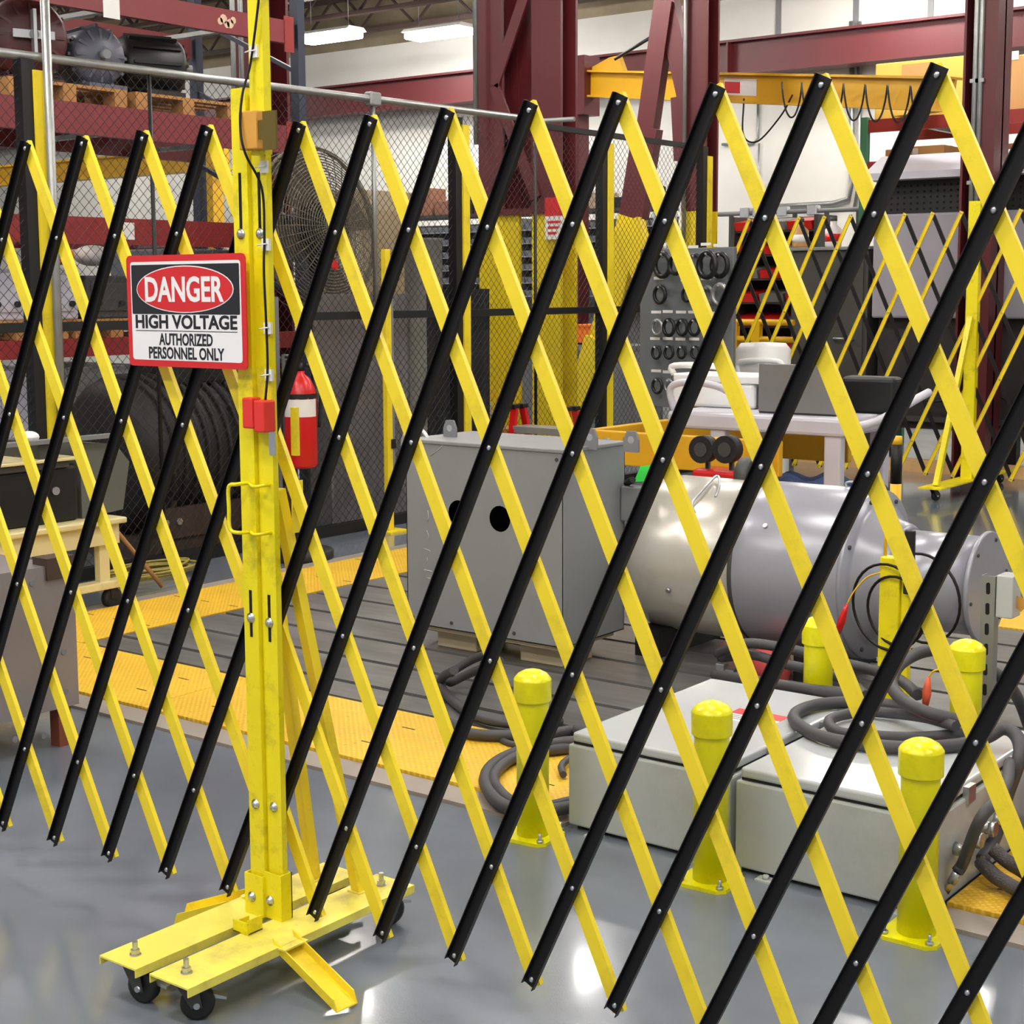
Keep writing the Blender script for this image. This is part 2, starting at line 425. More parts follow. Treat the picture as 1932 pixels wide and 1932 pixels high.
# fluorescent fixtures
def fixture(loc, L, label, rz=0.0):
    t = thing('fluorescent_light', label, 'ceiling light', loc, rz, 'high bay fluorescent lights')
    b = nbm(); prism(b, [(-L / 2, -.2, .02), (-L / 2, -.14, .07), (-L / 2, .14, .07), (-L / 2, .2, .02)], (L, 0, 0)); part('housing', b, WHITE, t, False)
    b = nbm(); bbox(b, -L / 2 + .02, L / 2 - .02, -.17, .17, -.07, .018, .03, 3); part('lens', b, LENS, t, False)
    for s in (-1, 1):
        b = nbm(); cyl(b, (s * L * .35, 0, .1), (s * L * .35, 0, 6.05 - loc[2]), .006, seg=5); part('hanger', b, GALV, t, False)
    return t
fixture((-15.2, 15.78, 5.02), 1.0, 'glowing fluorescent light hung beside the rack end near the far wall')
fixture((-13.87, 16.5, 5.02), 1.0, 'glowing fluorescent light hung nearer the maroon laced column')
q = 'unseen fluorescent light placed over the hall for lighting and reflections'  # out-of-view fixtures: some added for fill and wall brightness, others set by reflections
for (x, y) in ((-22, 11), (-22, 15.2), (-15, 9.5), (-11, 5.5), (-15, 3), (-9.0, 12.2), (-5.7, 13.9), (-7.5, 16.6), (-3.2, 15.4), (-11.5, 14.6), (0.5, 14.2), (-10.4, 10.3), (-6.4, 8.4), (-3.0, 8.9), (1.2, 8.6), (-6.6, 3.4), (-2.6, 4.2), (1.6, 3.2), (-5.5, -1.2), (-1.5, -1.5), (3, -1.5), (-3.4, .6), (-.2, .4)):
    fixture((x, y, 5.2), 1.35, q)

# ------------------------------------------------------------------ machine bed and tread plates, flush in the floor
zb_ = .012
b = nbm(); box(b, -5.66, 2.4, 4.23, 6.96, .001, .006); bed = solo('machine_bed', b, HOLE, 'slotted grey steel machine bed set into the floor inside yellow tread plates', 'machine bed')
edges = [4.235, 4.43, 4.742, 5.055, 5.367, 5.68, 5.99, 6.30, 6.62, 6.955]
for y0, y1 in zip(edges, edges[1:]):
    for x0, x1 in ((-5.655, -1.6), (-1.598, 2.39)):
        b = nbm(); box(b, x0, x1, y0 + .017, y1 - .017, .004, .02); part('plank', b, BEDM, bed)
def tread(x0, x1, y0, y1, label):
    b = nbm(); box(b, x0, x1, y0, y1, 0, .022); o = solo('tread_plate', b, TREAD, label, 'floor plate', 'yellow tread plates round the machine bed')
    for fx in (.12, .5, .88):
        for fy in (.3, .7):
            b = nbm(); c = ((x0 + (x1 - x0) * fx), (y0 + (y1 - y0) * fy))
            box(b, c[0] - .03, c[0] + .03, c[1] - .003, c[1] + .003, .0215, .0226); part('lift_slot', b, HOLE, o)
fl = 'yellow tread plate in the strip between the bollards and the slotted bed'
for x0, x1, fl in ((-6.21, -4.6, 'yellow tread plate in the front strip beside the silver casing'), (-4.597, -2.58, 'yellow tread plate in the front strip under the cable coil by the first bollard'), (-1.44, -.6, 'yellow tread plate in the front strip under the braided cables'), (-.597, 2.4, 'yellow tread plate in the front strip beyond the braided cables')): tread(x0, x1, 3.69, 4.225, fl)
bl = 'yellow tread plate in the strip beside the slotted bed along the fence'
for y0, y1, bl in ((4.23, 5.6, 'yellow tread plate beside the caster of the cream cart'), (5.603, 6.955, 'yellow tread plate at the dark round stand foot before the fence'), (6.958, 7.6, 'yellow tread plate at the bed corner behind the grey machine box')): tread(-6.21, -5.665, y0, y1, bl)
rl = 'yellow tread plate in the strip behind the silver motor'
for x0, x1 in ((-5.66, -3.8), (-3.797, -1.6), (-1.597, .6), (.603, 2.4)): tread(x0, x1, 6.965, 7.6, rl)
b = nbm(); box(b, -1.43, 2.5, 3.565, 3.685, 0, .012); struct('trim_7', b, M('tan_grey_trim', (150, 140, 130), .5, .1, .15, 5))
b = nbm(); box(b, -6.3, -2.58, 3.565, 3.685, 0, .012); struct('trim_3', b, M('tan_grey_trim', (150, 140, 130), .5, .1, .15, 5))
b = nbm(); box(b, -6.34, -6.215, 3.565, 7.7, 0, .012); struct('trim_4', b, MATS['tan_grey_trim'])
b = nbm(); box(b, -6.3, 2.5, 7.605, 7.7, 0, .012); struct('trim_5', b, MATS['tan_grey_trim'])
# painted lane line beyond the bed
b = nbm(); box(b, -4.2, 6, 8.9, 8.95, 0, .002); struct('trim_6', b, M('lane_paint', (206, 206, 208), .4))
# ================================================================== folding barriers
RIV = None
def rivet_mesh(name, r, h, mat):
    b = nbm(); lathe(b, [(r, 0), (r, h * .35), (r * .75, h * .8), (r * .3, h), (0, h)], axis=(0, -1, 0), seg=10); return me(name, b, mat)
def gate(t, umin, umax, step, h, zb, u0, front, back, w=.030, fy=-1, rivet=None, rrow=(8, 7, 5, 3, 1, 0), skip=None, ext=.016):
    """lattice bars. front bars lean '/', back bars lean '\\'; local x = (u-u0)*step; fy = side the front bars face"""
    N = 8
    for kind in (0, 1):
        a0 = umin - 2 if umin % 2 else umin - 1
        for a in range(umin - 9, umax + 10):
            if a % 2: continue
            za, zb2 = 0, N
            # u(z) = a -/+ (N - z)
            if kind == 0: lo = N - (a - umin); hi = N - (a - umax)
            else: lo = N - (umax - a); hi = N - (umin - a)
            z0 = max(0, lo); z1 = min(N, hi)
            if kind == 0: z0 = max(0, N - (a - umin)); z1 = min(N, N - (a - umax))
            else: z0 = max(0, N - (umax - a)); z1 = min(N, N - (umin - a))
            if z1 - z0 < 1: continue
            f = (lambda z: a - (N - z)) if kind == 0 else (lambda z: a + (N - z))
            y = fy * .0005 if kind == 0 else -fy * .0005
            p0 = Vector(((f(z0) - u0) * step, y, zb + z0 * h)); p1 = Vector(((f(z1) - u0) * step, y, zb + z1 * h))
            d = (p1 - p0).normalized(); p0 -= d * ext; p1 += d * ext
            b = nbm(); channel(b, p0, p1, w, .0125, .002, (0, fy if kind == 0 else -fy, 0))
            part('bar', b, front if kind == 0 else back, t, False)
    for z in rrow:
        for u in range(umin, umax + 1):
            if (u % 2) != (z % 2): continue
            if skip is not None and u == skip: continue
            share('rivet', rivet, t, ((u - u0) * step, fy * .0025, zb + z * h), (0, 0, 0 if fy < 0 else PI))
RIV = rivet_mesh('rivet', .0062, .0045, STEEL)

def bolt_mesh(name='bolt'):
    b = nbm(); lathe(b, [(.012, 0), (.012, .002), (.0085, .0025), (.0085, .006), (.005, .009), (0, .0095)], axis=(0, -1, 0), seg=12); return me(name, b, STEEL)
BOLT = bolt_mesh()
def stud(t, x, y, z):
    b = nbm(); cyl(b, (x, y, z), (x, y, z + .003), .013, seg=12, smooth=False); cyl(b, (x, y, z + .003), (x, y, z + .013), .0105, seg=6, smooth=False); cyl(b, (x, y, z + .013), (x, y, z + .032), .0062, seg=10, smooth=False)
    part('caster_stud', b, STEEL, t)
def caster(t, x, y, ang, ztop=.099):
    c, s = math.cos(ang), math.sin(ang); ox, oy = x + c * .022, y + s * .022     # wheel trails behind the swivel
    nx, ny = -s, c
    b = nbm(); cyl(b, (x, y, ztop - .014), (x, y, ztop), .024, .027, 14)
    for k in (-1, 1):
        e = Vector((nx, ny, 0)) * (k * .019)
        prism(b, [Vector((x - c * .02, y - s * .02, ztop - .014)) + e, Vector((x + c * .026, y + s * .026, ztop - .014)) + e, Vector((ox + c * .012, oy + s * .012, .032)) + e, Vector((ox - c * .012, oy - s * .012, .032)) + e], Vector((nx, ny, 0)) * (k * .003))
    o = part('caster', b, DKGREY, t)
    b = nbm(); lathe(b, [(.03, -.014), (.037, -.011), (.038, 0), (.037, .011), (.03, .014)], (ox, oy, .038), (nx, ny, 0), 20); part('wheel', b, RUB, o)
    b = nbm(); cyl(b, (ox - nx * .026, oy - ny * .026, .038), (ox + nx * .026, oy + ny * .026, .038), .007, seg=8); part('axle', b, STEEL, o)
    b = nbm(); prism(b, [(ox + c * .03, oy + s * .03, .055), (ox + c * .062, oy + s * .062, .046), (ox + c * .062, oy + s * .062, .040), (ox + c * .025, oy + s * .025, .046)], Vector((nx, ny, 0)) * .02); part('brake_lever', b, STEEL, o)
def base(t, x0, x1, y0, y1, z=.105):
    b = nbm(); box(b, x0, x1, y0, y1, z - .004, z); box(b, x0, x0 + .003, y0, y1, z - .02, z - .004); box(b, x1 - .003, x1, y0, y1, z - .02, z - .004)
    part('base_plate', b, YPLATE, t)

# ---- right barrier
RB = thing('folding_barrier', 'black and yellow folding lattice barrier stretching past the yellow bollards and grey floor cabinets', 'barrier', (-2.6104, 2.4993, 0), .02634)
gate(RB, -1, 27, .10381, .225, .12375, -1, BLK, YEL, rivet=RIV, skip=-1)
# ---- left barrier
LB = thing('folding_barrier', 'black and yellow folding lattice barrier in front of the chain link fence and pallet rack', 'barrier', (-2.6602, 2.4705, 0), .06213)
gate(LB, -15, 1, .10516, .22437, .1354, 1, BLK, YEL, rivet=RIV, skip=1)

def post(t, xc, yf, w, z0, z1, name='post'):
    b = nbm(); channel(b, (xc, yf, z0), (xc, yf, z1), w, .016, .003, (0, 1, 0)); return part(name, b, YPOST, t)
post(LB, -2.637, 2.442, .047, .105, 2.02)
post(RB, -2.5865, 2.452, .047, .105, 2.005)
def slot(t, x, y, z, hgt=.09):
    b = nbm(); box(b, x - .004, x + .004, y - .0012, y + .001, z - hgt / 2, z + hgt / 2); part('slot', b, HOLE, t)
for t, x, y in ((LB, -2.637, 2.442), (RB, -2.5865, 2.452)):
    for z in ((1.70, .822, .376) if t is LB else (1.70, .815, .376)):
        m_ = XF[t].inverted() @ Vector((x, y - .0005, z)); share('bolt', BOLT, t, m_)
        if z > .5: slot(t, x, y, z + (.07 if z > 1 else .01), .13 if z > 1 else .11)
# sleeves at the post feet
for t, x, y, zt in ((LB, -2.641, 2.436, .205), (RB, -2.5885, 2.444, .217)):
    b = nbm(); 
    for a0, a1, c0, c1 in ((-.031, .031, -.004, -.001), (-.031, -.027, -.001, .032), (.027, .031, -.001, .032), (-.031, .031, .029, .032)): box(b, x + a0, x + a1, y + c0, y + c1, .105, zt)
    part('sleeve', b, YPOST, t)
    m_ = XF[t].inverted() @ Vector((x - .006, y - .0045, .15)); share('bolt', BOLT, t, m_)
base(LB, -2.752, -2.628, 2.068, 2.778)
base(RB, -2.588, -2.462, 2.073, 2.802)
for t, xs, y0, y1, a0 in ((LB, -2.69, 2.118, 2.73, .2), (RB, -2.527, 2.125, 2.752, .75)):
    stud(t, xs, y0, .105); stud(t, xs, y1, .105)
    caster(t, xs, y0 + .0, a0); caster(t, xs, y1, a0 + .5)
# diagonal braces behind the posts
for t, x0, xb, yb in ((LB, -2.637, -2.69, 2.68), (RB, -2.5865, -2.545, 2.69)):
    b = nbm(); beam(b, (x0, 2.487, 1.12), (xb, yb, .107), .026, .026, (1, 0, 0)); part('brace', b, YEL, t)
    b = nbm(); box(b, xb - .02, xb + .02, yb - .02, yb + .03, .105, .109); part('brace_foot', b, YPLATE, t)
# latch hook and small brackets on the plates
b = nbm(); box(b, -2.612, -2.565, 2.338, 2.342, .106, .134); box(b, -2.612, -2.608, 2.342, 2.385, .106, .128); box(b, -2.568, -2.564, 2.342, 2.385, .106, .14); box(b, -2.612, -2.564, 2.338, 2.385, .1055, .1085)
part('latch_hook', b, YPOST, RB)
# outriggers resting on the floor
b = nbm(); channel(b, (-2.474, 2.372, .092), (-2.272, 2.358, .008), .062, .03, .003, Vector((-.35, 0, .93))); part('outrigger', b, YEL, RB)
b = nbm(); box(b, -2.475, -2.44, 2.335, 2.41, .1, .104); part('outrigger_hinge', b, YPLATE, RB)
b = nbm(); channel(b, (-2.735, 2.52, .092), (-2.94, 2.455, .014), .055, .03, .003, Vector((.35, 0, .93))); part('outrigger', b, YEL, LB)
b = nbm(); box(b, -2.76, -2.73, 2.495, 2.55, .1, .104); part('outrigger_hinge', b, YPLATE, LB)
# mast above the right post, with mounting block
b = nbm(); channel(b, (-2.562, 2.428, 1.87), (-2.562, 2.428, 2.75), .044, .022, .003, (0, 1, 0)); part('mast', b, YPOST, RB)
b = nbm(); bbox(b, -2.592, -2.536, 2.40, 2.428, 1.879, 1.962, .003); part('mast_clamp', b, ORBLK, RB)
b = nbm(); box(b, -2.522, -2.482, 2.405, 2.411, 1.876, 1.958); box(b, -2.536, -2.522, 2.405, 2.409, 1.9, 1.94); part('clamp_plate', b, OLIVE, RB)
# handles
def handle(t, pts, r=.0045):
    b = nbm(); tube(b, catmull(pts, 5), r, 8); part('handle', b, YPOST, t)
handle(LB, [(-2.63, 2.44, 1.137), (-2.635, 2.405, 1.137), (-2.655, 2.40, 1.13), (-2.656, 2.40, 1.08), (-2.655, 2.40, 1.035), (-2.635, 2.405, 1.026), (-2.63, 2.44, 1.024)])
handle(LB, [(-2.63, 2.44, 1.137), (-2.6, 2.425, 1.132), (-2.575, 2.43, 1.136), (-2.575, 2.45, 1.136)], .004)
handle(LB, [(-2.63, 2.44, 1.024), (-2.6, 2.425, 1.022), (-2.575, 2.43, 1.026), (-2.575, 2.45, 1.026)], .004)
b = nbm(); box(b, -2.556, -2.553, 2.50, 2.535, 1.02, 1.14); part('side_plate', b, YEL, RB)
b = nbm(); box(b, -2.553, -2.535, 2.50, 2.51, 1.20, 1.31); part('side_plate', b, YEL, RB)
# interlock switch halves
b = nbm(); bbox(b, -2.618, -2.585, 2.412, 2.442, 1.265, 1.335, .004); part('interlock_switch', b, REDSW, LB)
b = nbm(); bbox(b, -2.583, -2.55, 2.414, 2.452, 1.258, 1.33, .004); sw = part('interlock_switch', b, REDSW, RB)
b = nbm(); box(b, -2.572, -2.553, 2.4495, 2.452, 1.205, 1.27); part('strike_plate', b, STEEL, RB)
# signal cable with its clips
pts = [(-2.535, 2.42, 2.22), (-2.552, 2.418, 2.13), (-2.572, 2.42, 2.06), (-2.582, 2.405, 2.0), (-2.58, 2.394, 1.93), (-2.568, 2.396, 1.87), (-2.566, 2.44, 1.8), (-2.566, 2.445, 1.7), (-2.565, 2.44, 1.62), (-2.566, 2.444, 1.5), (-2.566, 2.445, 1.4), (-2.566, 2.436, 1.33)]
b = nbm(); tube(b, catmull(pts, 6), .0028, 6); part('signal_cable', b, BLK, RB)
for z, x, y in ((2.09, -2.563, 2.424), (1.845, -2.566, 2.449), (1.675, -2.566, 2.449), (1.49, -2.566, 2.449), (1.385, -2.566, 2.449)):
    b = nbm(); box(b, x - .011, x + .011, y - .003, y + .004, z - .013, z + .013); o = part('cable_clip', b, PAPER, RB)
    b = nbm(); tube(b, [(x - .016, y - .012, z - .002), (x - .004, y - .012, z), (x + .008, y - .004, z + .002)], .0016, 5); part('cable_tie', b, PAPER, o)

# ---- danger sign
SX0, SX1, SZ0, SZ1, SY = -3.012, -2.602, 1.397, 1.657, 2.418
sg = thing('danger_sign', 'red bordered DANGER HIGH VOLTAGE authorized personnel only sign on the yellow post', 'sign', ((SX0 + SX1) / 2, SY, SZ0))
cx_, cz_ = (SX0 + SX1) / 2, (SZ0 + SZ1) / 2; Wd, Hd = SX1 - SX0, SZ1 - SZ0
def rrect(bm, w, h, y0, y1, r, dx=0, dz=0):
    P = []
    for qx, qz, a0 in ((1, 1, 0), (-1, 1, PI / 2), (-1, -1, PI), (1, -1, 1.5 * PI)):
        for k in range(5):
            a = a0 + k * PI / 8; P.append((cx_ + dx + qx * (w / 2 - r) + r * math.cos(a), y0, cz_ + dz + qz * (h / 2 - r) + r * math.sin(a)))
    prism(bm, P, (0, y1 - y0, 0))
b = nbm(); rrect(b, Wd, Hd, SY, SY + .003, .012); part('backing', b, SIGNR, sg)
b = nbm(); rrect(b, Wd - .03, Hd - .03, SY - .0006, SY + .0004, .008); part('white_field', b, SIGNW, sg)
b = nbm(); rrect(b, Wd - .038, .115, SY - .0012, SY - .0004, .003, 0, .0505); part('black_field', b, SIGNK, sg)
def oval(bm, w, h, y0, y1, dz):
    prism(bm, [(cx_ + w / 2 * math.cos(a * PI / 20), y0, cz_ + dz + h / 2 * math.sin(a * PI / 20)) for a in range(40)], (0, y1 - y0, 0))
b = nbm(); oval(b, .336, .109, SY - .0017, SY - .001, .0505); part('oval_rim', b, SIGNW, sg)
b = nbm(); oval(b, .330, .104, SY - .0022, SY - .0015, .0505); part('red_oval', b, SIGNR, sg)
def word(s, w, h, dz, mat, off=0.0, yy=.0026, dx=0):
    t = textmesh(s, 1.0, 0.0, 0)
    lo = [min(v.co[i] for v in t.verts) for i in range(2)]; hi = [max(v.co[i] for v in t.verts) for i in range(2)]
    t.free()
    size = h / (hi[1] - lo[1]); t = textmesh(s, size, off * size, .0003)
    lo = [min(v.co[i] for v in t.verts) for i in range(2)]; hi = [max(v.co[i] for v in t.verts) for i in range(2)]
    k = w / (hi[0] - lo[0])
    t.transform(Matrix.Translation((cx_ + dx, SY - yy, cz_ + dz)) @ Matrix.Rotation(PI / 2, 4, 'X') @ Matrix.Diagonal((k, 1, 1, 1)) @ Matrix.Translation((-(lo[0] + hi[0]) / 2, -(lo[1] + hi[1]) / 2, 0)))
    part('lettering', t, mat, sg)
word('DANGER', .272, .055, .0505, SIGNW, .028)
word('HIGH VOLTAGE', .352, .030, -.0248, SIGNK, .03, .0010)
b = nbm(); box(b, cx_ - .176, cx_ + .176, SY - .0011, SY - .0005, cz_ - .0468, cz_ - .0453); part('rule', b, SIGNK, sg)
word('AUTHORIZED', .186, .0265, -.0655, SIGNK, .026, .0010)
word('PERSONNEL ONLY', .262, .0265, -.0975, SIGNK, .026, .0010)
# ================================================================== bollards
def make_bollard(label):
    t = thing('bollard', label, 'bollard', (-2.6, 3.49, 0), 0, 'short yellow bollards round the machine bed')
    b = nbm(); lathe(b, [(.047, .008), (.047, .40), (.046, .41)], seg=28); part('shaft', b, YBOL, t, False)
    b = nbm(); lathe(b, [(.0515, .405), (.0545, .407), (.0545, .409), (.0545, .466), (.0545, .4675), (.0535, .4695), (.051, .4735), (.043, .483), (.027, .492), (.012, .4965), (0, .4975)], seg=28); part('cap', b, YBOL, t, False)
    b = nbm(); s = .075; prism(b, [(-s, -s + .02, 0), (-s + .02, -s, 0), (s - .02, -s, 0), (s, -s + .02, 0), (s, s - .02, 0), (s - .02, s, 0), (-s + .02, s, 0), (-s, s - .02, 0)], (0, 0, .01)); bp = part('base_plate', b, YBOL, t, False)
    for x in (-1, 1):
        for y in (-1, 1):
            b = nbm(); cyl(b, (x * .058, y * .058, .01), (x * .058, y * .058, .018), .010, seg=6); cyl(b, (x * .058, y * .058, .018), (x * .058, y * .058, .036), .005, seg=8); part('anchor_bolt', b, STEEL, bp, False)
    return t
B0 = make_bollard('yellow bollard beside the coiled cables left of the grey floor cabinets'); B0.location = (-2.607, 3.49, 0); B0.rotation_euler[2] = .1
dup(B0, (-2.02, 3.495, 0), .05, 'yellow bollard standing before the gap between the two grey floor cabinets')
dup(B0, (-1.44, 3.495, 0), .0, 'yellow bollard at the corner of the grey cabinet carrying the cable coil')
dup(B0, (-2.235, 4.55, .02), .0, 'yellow bollard behind the cabinets in front of the grey motor ring')
dup(B0, (-1.722, 4.51, .02), .0, 'yellow bollard behind the cabinets next to the slotted strut')

# ================================================================== grey floor cabinets
def cabinet(x0, x1, y0, y1, label, lab):
    t = thing('floor_cabinet', label, 'electrical cabinet', ((x0 + x1) / 2, (y0 + y1) / 2, 0), 0, 'low grey electrical floor cabinets')
    b = nbm(); bbox(b, x0, x1, y0, y1, .012, .255, .006); part('body', b, GREYCAB, t)
    b = nbm(); box(b, x0 + .02, x1 - .02, y0 + .02, y1 - .02, 0, .014); part('plinth', b, BLKM, t)
    b = nbm(); box(b, x0 + .012, x1 - .012, y0 + .012, y1 - .012, .2555, .263); part('gasket', b, RUB, t)
    b = nbm(); bbox(b, x0 + .012, x1 - .008, y0 + .004, y1, .2632, .292, .008, 3); lid = part('lid', b, LIDM, t)
    for yy in (.22, .55):
        b = nbm(); box(b, x1 - .009, x1 + .008, y0 + yy, y0 + yy + .05, .24, .285); part('latch', b, STEEL, t)
    for xx in (x0 + .08, x1 - .12):
        b = nbm(); box(b, xx, xx + .05, y0 - .035, y0, .0, .006); cyl(b, (xx + .025, y0 - .018, .006), (xx + .025, y0 - .018, .016), .009, seg=6); part('foot_tab', b, GREYCAB, t)
    lx, ly = lab
    b = nbm(); box(b, lx, lx + .17, ly, ly + .13, .292, .2928); lb = part('warning_label', b, PAPER, t)
    b = nbm(); box(b, lx + .0, lx + .17, ly + .07, ly + .13, .2928, .2931); part('label_header', b, SIGNR, lb)
    b = nbm()
    for k in range(3): box(b, lx + .02, lx + .15 - .02 * k, ly + .018 + .016 * k, ly + .023 + .016 * k, .2928, .2931)
    part('label_print', b, SIGNK, lb)
    return t
cabinet(-2.567, -2.028, 3.61, 4.41, 'low light grey electrical cabinet with bare lid behind two bollards', (-2.29, 4.0))
cabinet(-2.008, -1.452, 3.605, 4.41, 'low light grey electrical cabinet with thick cable coiled on its lid', (-1.80, 4.02))

# ================================================================== thick cables
def cable(name, P, r, label, n=7, mat=None, seg=8, cat='cable', group=None, closed=False):
    b = nbm(); tube(b, catmull(P, n, closed), r, seg, closed); return solo(name, b, mat or CABLE, label, cat, group)
def c4(x, y, z): return G(1372 + .28986 * x, 940 + .28986 * y, z)
zl = .313; R_ = .0195
# coil lying on the cabinet lid
P = []
loop = [(1500, 1480), (1250, 1385), (1000, 1340), (760, 1330), (560, 1350), (440, 1410), (470, 1480), (640, 1560), (900, 1605), (1200, 1625), (1500, 1605), (1680, 1560), (1800, 1500)]
for i, (x, y) in enumerate(loop): P.append(c4(x, y, zl + (.0 if i < 11 else .02 * (i - 10))))
P += [c4(1890, 1560, .34), c4(1900, 1700, .30), G(1900, 1500, .20), G(1878, 1575, .10), G(1850, 1625, .06)]
cable('power_cable', P, R_, 'thick grey cable coiled on the cabinet lid and hanging over its side')
P = [c4(x, y, zl + .0) for x, y in ((1500, 1500), (1300, 1420), (1000, 1390), (780, 1400), (660, 1450), (700, 1510), (880, 1545))]
P = [c4(1490, 1485, zl + .036), c4(1300, 1430, zl + .03), c4(1080, 1400, zl + .008), c4(880, 1390, zl), c4(720, 1420, zl), c4(660, 1460, zl), c4(720, 1520, zl), c4(900, 1540, zl), c4(1150, 1555, zl), c4(1400, 1545, zl), c4(1560, 1515, zl)]
cable('power_cable', P, .0165, 'inner loop of grey cable on the cabinet lid around the red warning label')
P = [c4(1520, 1450, zl + .04), c4(1300, 1395, zl + .06), c4(1150, 1320, zl + .07), c4(1070, 1210, zl + .09), c4(1110, 1100, zl + .11), c4(1220, 1020, zl + .12), c4(1350, 990, zl + .12), c4(1520, 1020, zl + .10), c4(1700, 1110, zl + .05), c4(1820, 1200, zl), c4(1900, 1320, .2), c4(1960, 1480, .1)]
cable('power_cable', P, .0195, 'thick grey cable arching high over the cabinet towards the rear bollard')
P = [c4(-60, 1010, .16), c4(60, 960, .28), c4(180, 945, .31), c4(420, 985, .31), c4(700, 1060, .31), c4(950, 1120, .31), c4(1120, 1180, .32), c4(1240, 1280, .33)]
cable('power_cable', P, .0185, 'uppermost grey cable running from the motor to the coil on the cabinet')
P = [c4(-40, 1040, .10), c4(160, 1020, .25), c4(360, 1075, .27), c4(600, 1130, .28), c4(780, 1190, .295), c4(900, 1290, .30), c4(930, 1325, .318)]
cable('power_cable', P, .0185, 'middle grey cable running from the motor to the coil on the cabinet')
P = [c4(-80, 1150, .09), c4(60, 1170, .22), c4(300, 1210, .27), c4(560, 1250, .3), c4(800, 1275, .312), c4(900, 1290, .318)]
cable('power_cable', P, .0195, 'lowest grey cable running from the motor onto the cabinet lid')
# coils on the tread plate beside the first bollard
def c2(x, y, z=.044): return G(480 + .28986 * x, 940 + .28986 * y, z)
P = [c2(1300, 1120, .16), c2(1230, 1160, .1), c2(1215, 1210, .06), c2(1260, 1290, .043), c2(1400, 1400, .043), c2(1560, 1455, .043), c2(1800, 1470, .043), c2(2000, 1450, .043)]
cable('power_cable', P, .018, 'grey cable trailing from under the grey machine box onto the tread plate')
P = [c2(1560, 1000, .2), c2(1420, 1050, .14), c2(1280, 1140, .08), c2(1270, 1200, .06), c2(1380, 1150, .1), c2(1520, 1090, .16), c2(1600, 1060, .2)]
cable('power_cable', P, .017, 'dark grey cable bundle looped under the grey machine box')
P = [c2(1270, 1465), c2(1400, 1530), c2(1650, 1545), c2(1900, 1540), c2(2080, 1510), c2(2160, 1540, .06), c2(2120, 1610), c2(1900, 1640), c2(1720, 1650), c2(1570, 1720), c2(1500, 1820), c2(1540, 1930), c2(1650, 2010), c2(1850, 2040), c2(2060, 2010)]
cable('power_cable', P, .02, 'thick grey cable coil curling round the foot of the bollard on the tread plate')
P = [c2(2100, 1580, .065), c2(1980, 1590, .06), c2(1800, 1640, .055), c2(1640, 1720), c2(1560, 1810), c2(1590, 1900), c2(1700, 1985), c2(1900, 2005), c2(2060, 1975)]
cable('power_cable', P, .018, 'inner turn of the grey cable coil beside the bollard foot')
P = [c2(1590, 1550, .03), c2(1640, 1590, .03), c2(1760, 1620, .03), c2(1900, 1650, .03)]
cable('power_cable', P, .012, 'thin grey cable end poking out of the coil on the tread plate')
P = [c2(2010, 1800, .04), c2(2000, 1740), c2(2060, 1690), c2(2140, 1680), c2(2180, 1740), c2(2150, 1830)]
cable('power_cable', P, .012, 'small grey cable loop between the bollard and the cabinet side')

# cable with steel lug beside the third bollard
p0 = G(1850, 1545, .28); p1 = G(1790, 1675, .05)
t = thing('lug_cable', 'grey cable ending in a steel lug leaning beside the bollard and cabinet', 'cable', (p1.x, p1.y, .02))
b = nbm(); tube(b, catmull([G(1905, 1440, .3), G(1895, 1490, .3), p0, G(1818, 1625, .13), G(1806, 1645, .1)], 6), .016, 8); part('sheath', b, CABLE, t)
b = nbm(); tube(b, [G(1806, 1645, .1), G(1795, 1665, .07)], .012, 8); beam(b, G(1795, 1665, .07), G(1780, 1690, .022), .022, .006); part('lug', b, STEEL, t)
# braided bundles and clamp fittings by the cabinet side
for i, (x, y) in enumerate(((1800, 1600), (1822, 1580), (1848, 1558), (1872, 1543))):
    c = G(x, y, .14); b = nbm(); cyl(b, c, c + Vector((-.04, 0, 0)), .022, seg=6); cyl(b, c, c + Vector((.03, 0, 0)), .018, seg=12); cyl(b, c + Vector((.03, 0, 0)), c + Vector((.045, 0, 0)), .022, seg=6)
    solo('cable_gland', b, STEEL, ('lowest', 'second', 'third', 'topmost')[i] + ' steel cable gland in the row on the cabinet side', 'cable gland', 'cable glands on the cabinet side')
BRAID = M('braided_sleeve', (88, 84, 86), .5, .4, .5, 160, .6, 220)
for pp, w in ((((1872, 1600, .12), (1900, 1625, .09), (1932, 1645, .06), (1980, 1680, .04)), 'upper'), (((1850, 1625, .08), (1880, 1655, .06), (1932, 1685, .05), (1975, 1705, .045)), 'lower')):
    cable('braided_cable', [G(*q) for q in pp], .02, w + ' braided cable leaving the cabinet glands across the tread plate', mat=BRAID)

# ================================================================== grey machine box on the bed
MB = thing('machine_box', 'large grey sheet metal machine box with two round holes on the slotted bed', 'machine', (-4.05, 5.3, .02))
X0, X1, Y0, Y1, Z0, Z1 = -4.455, -3.617, 5.05, 5.5, .125, .925
b = nbm()
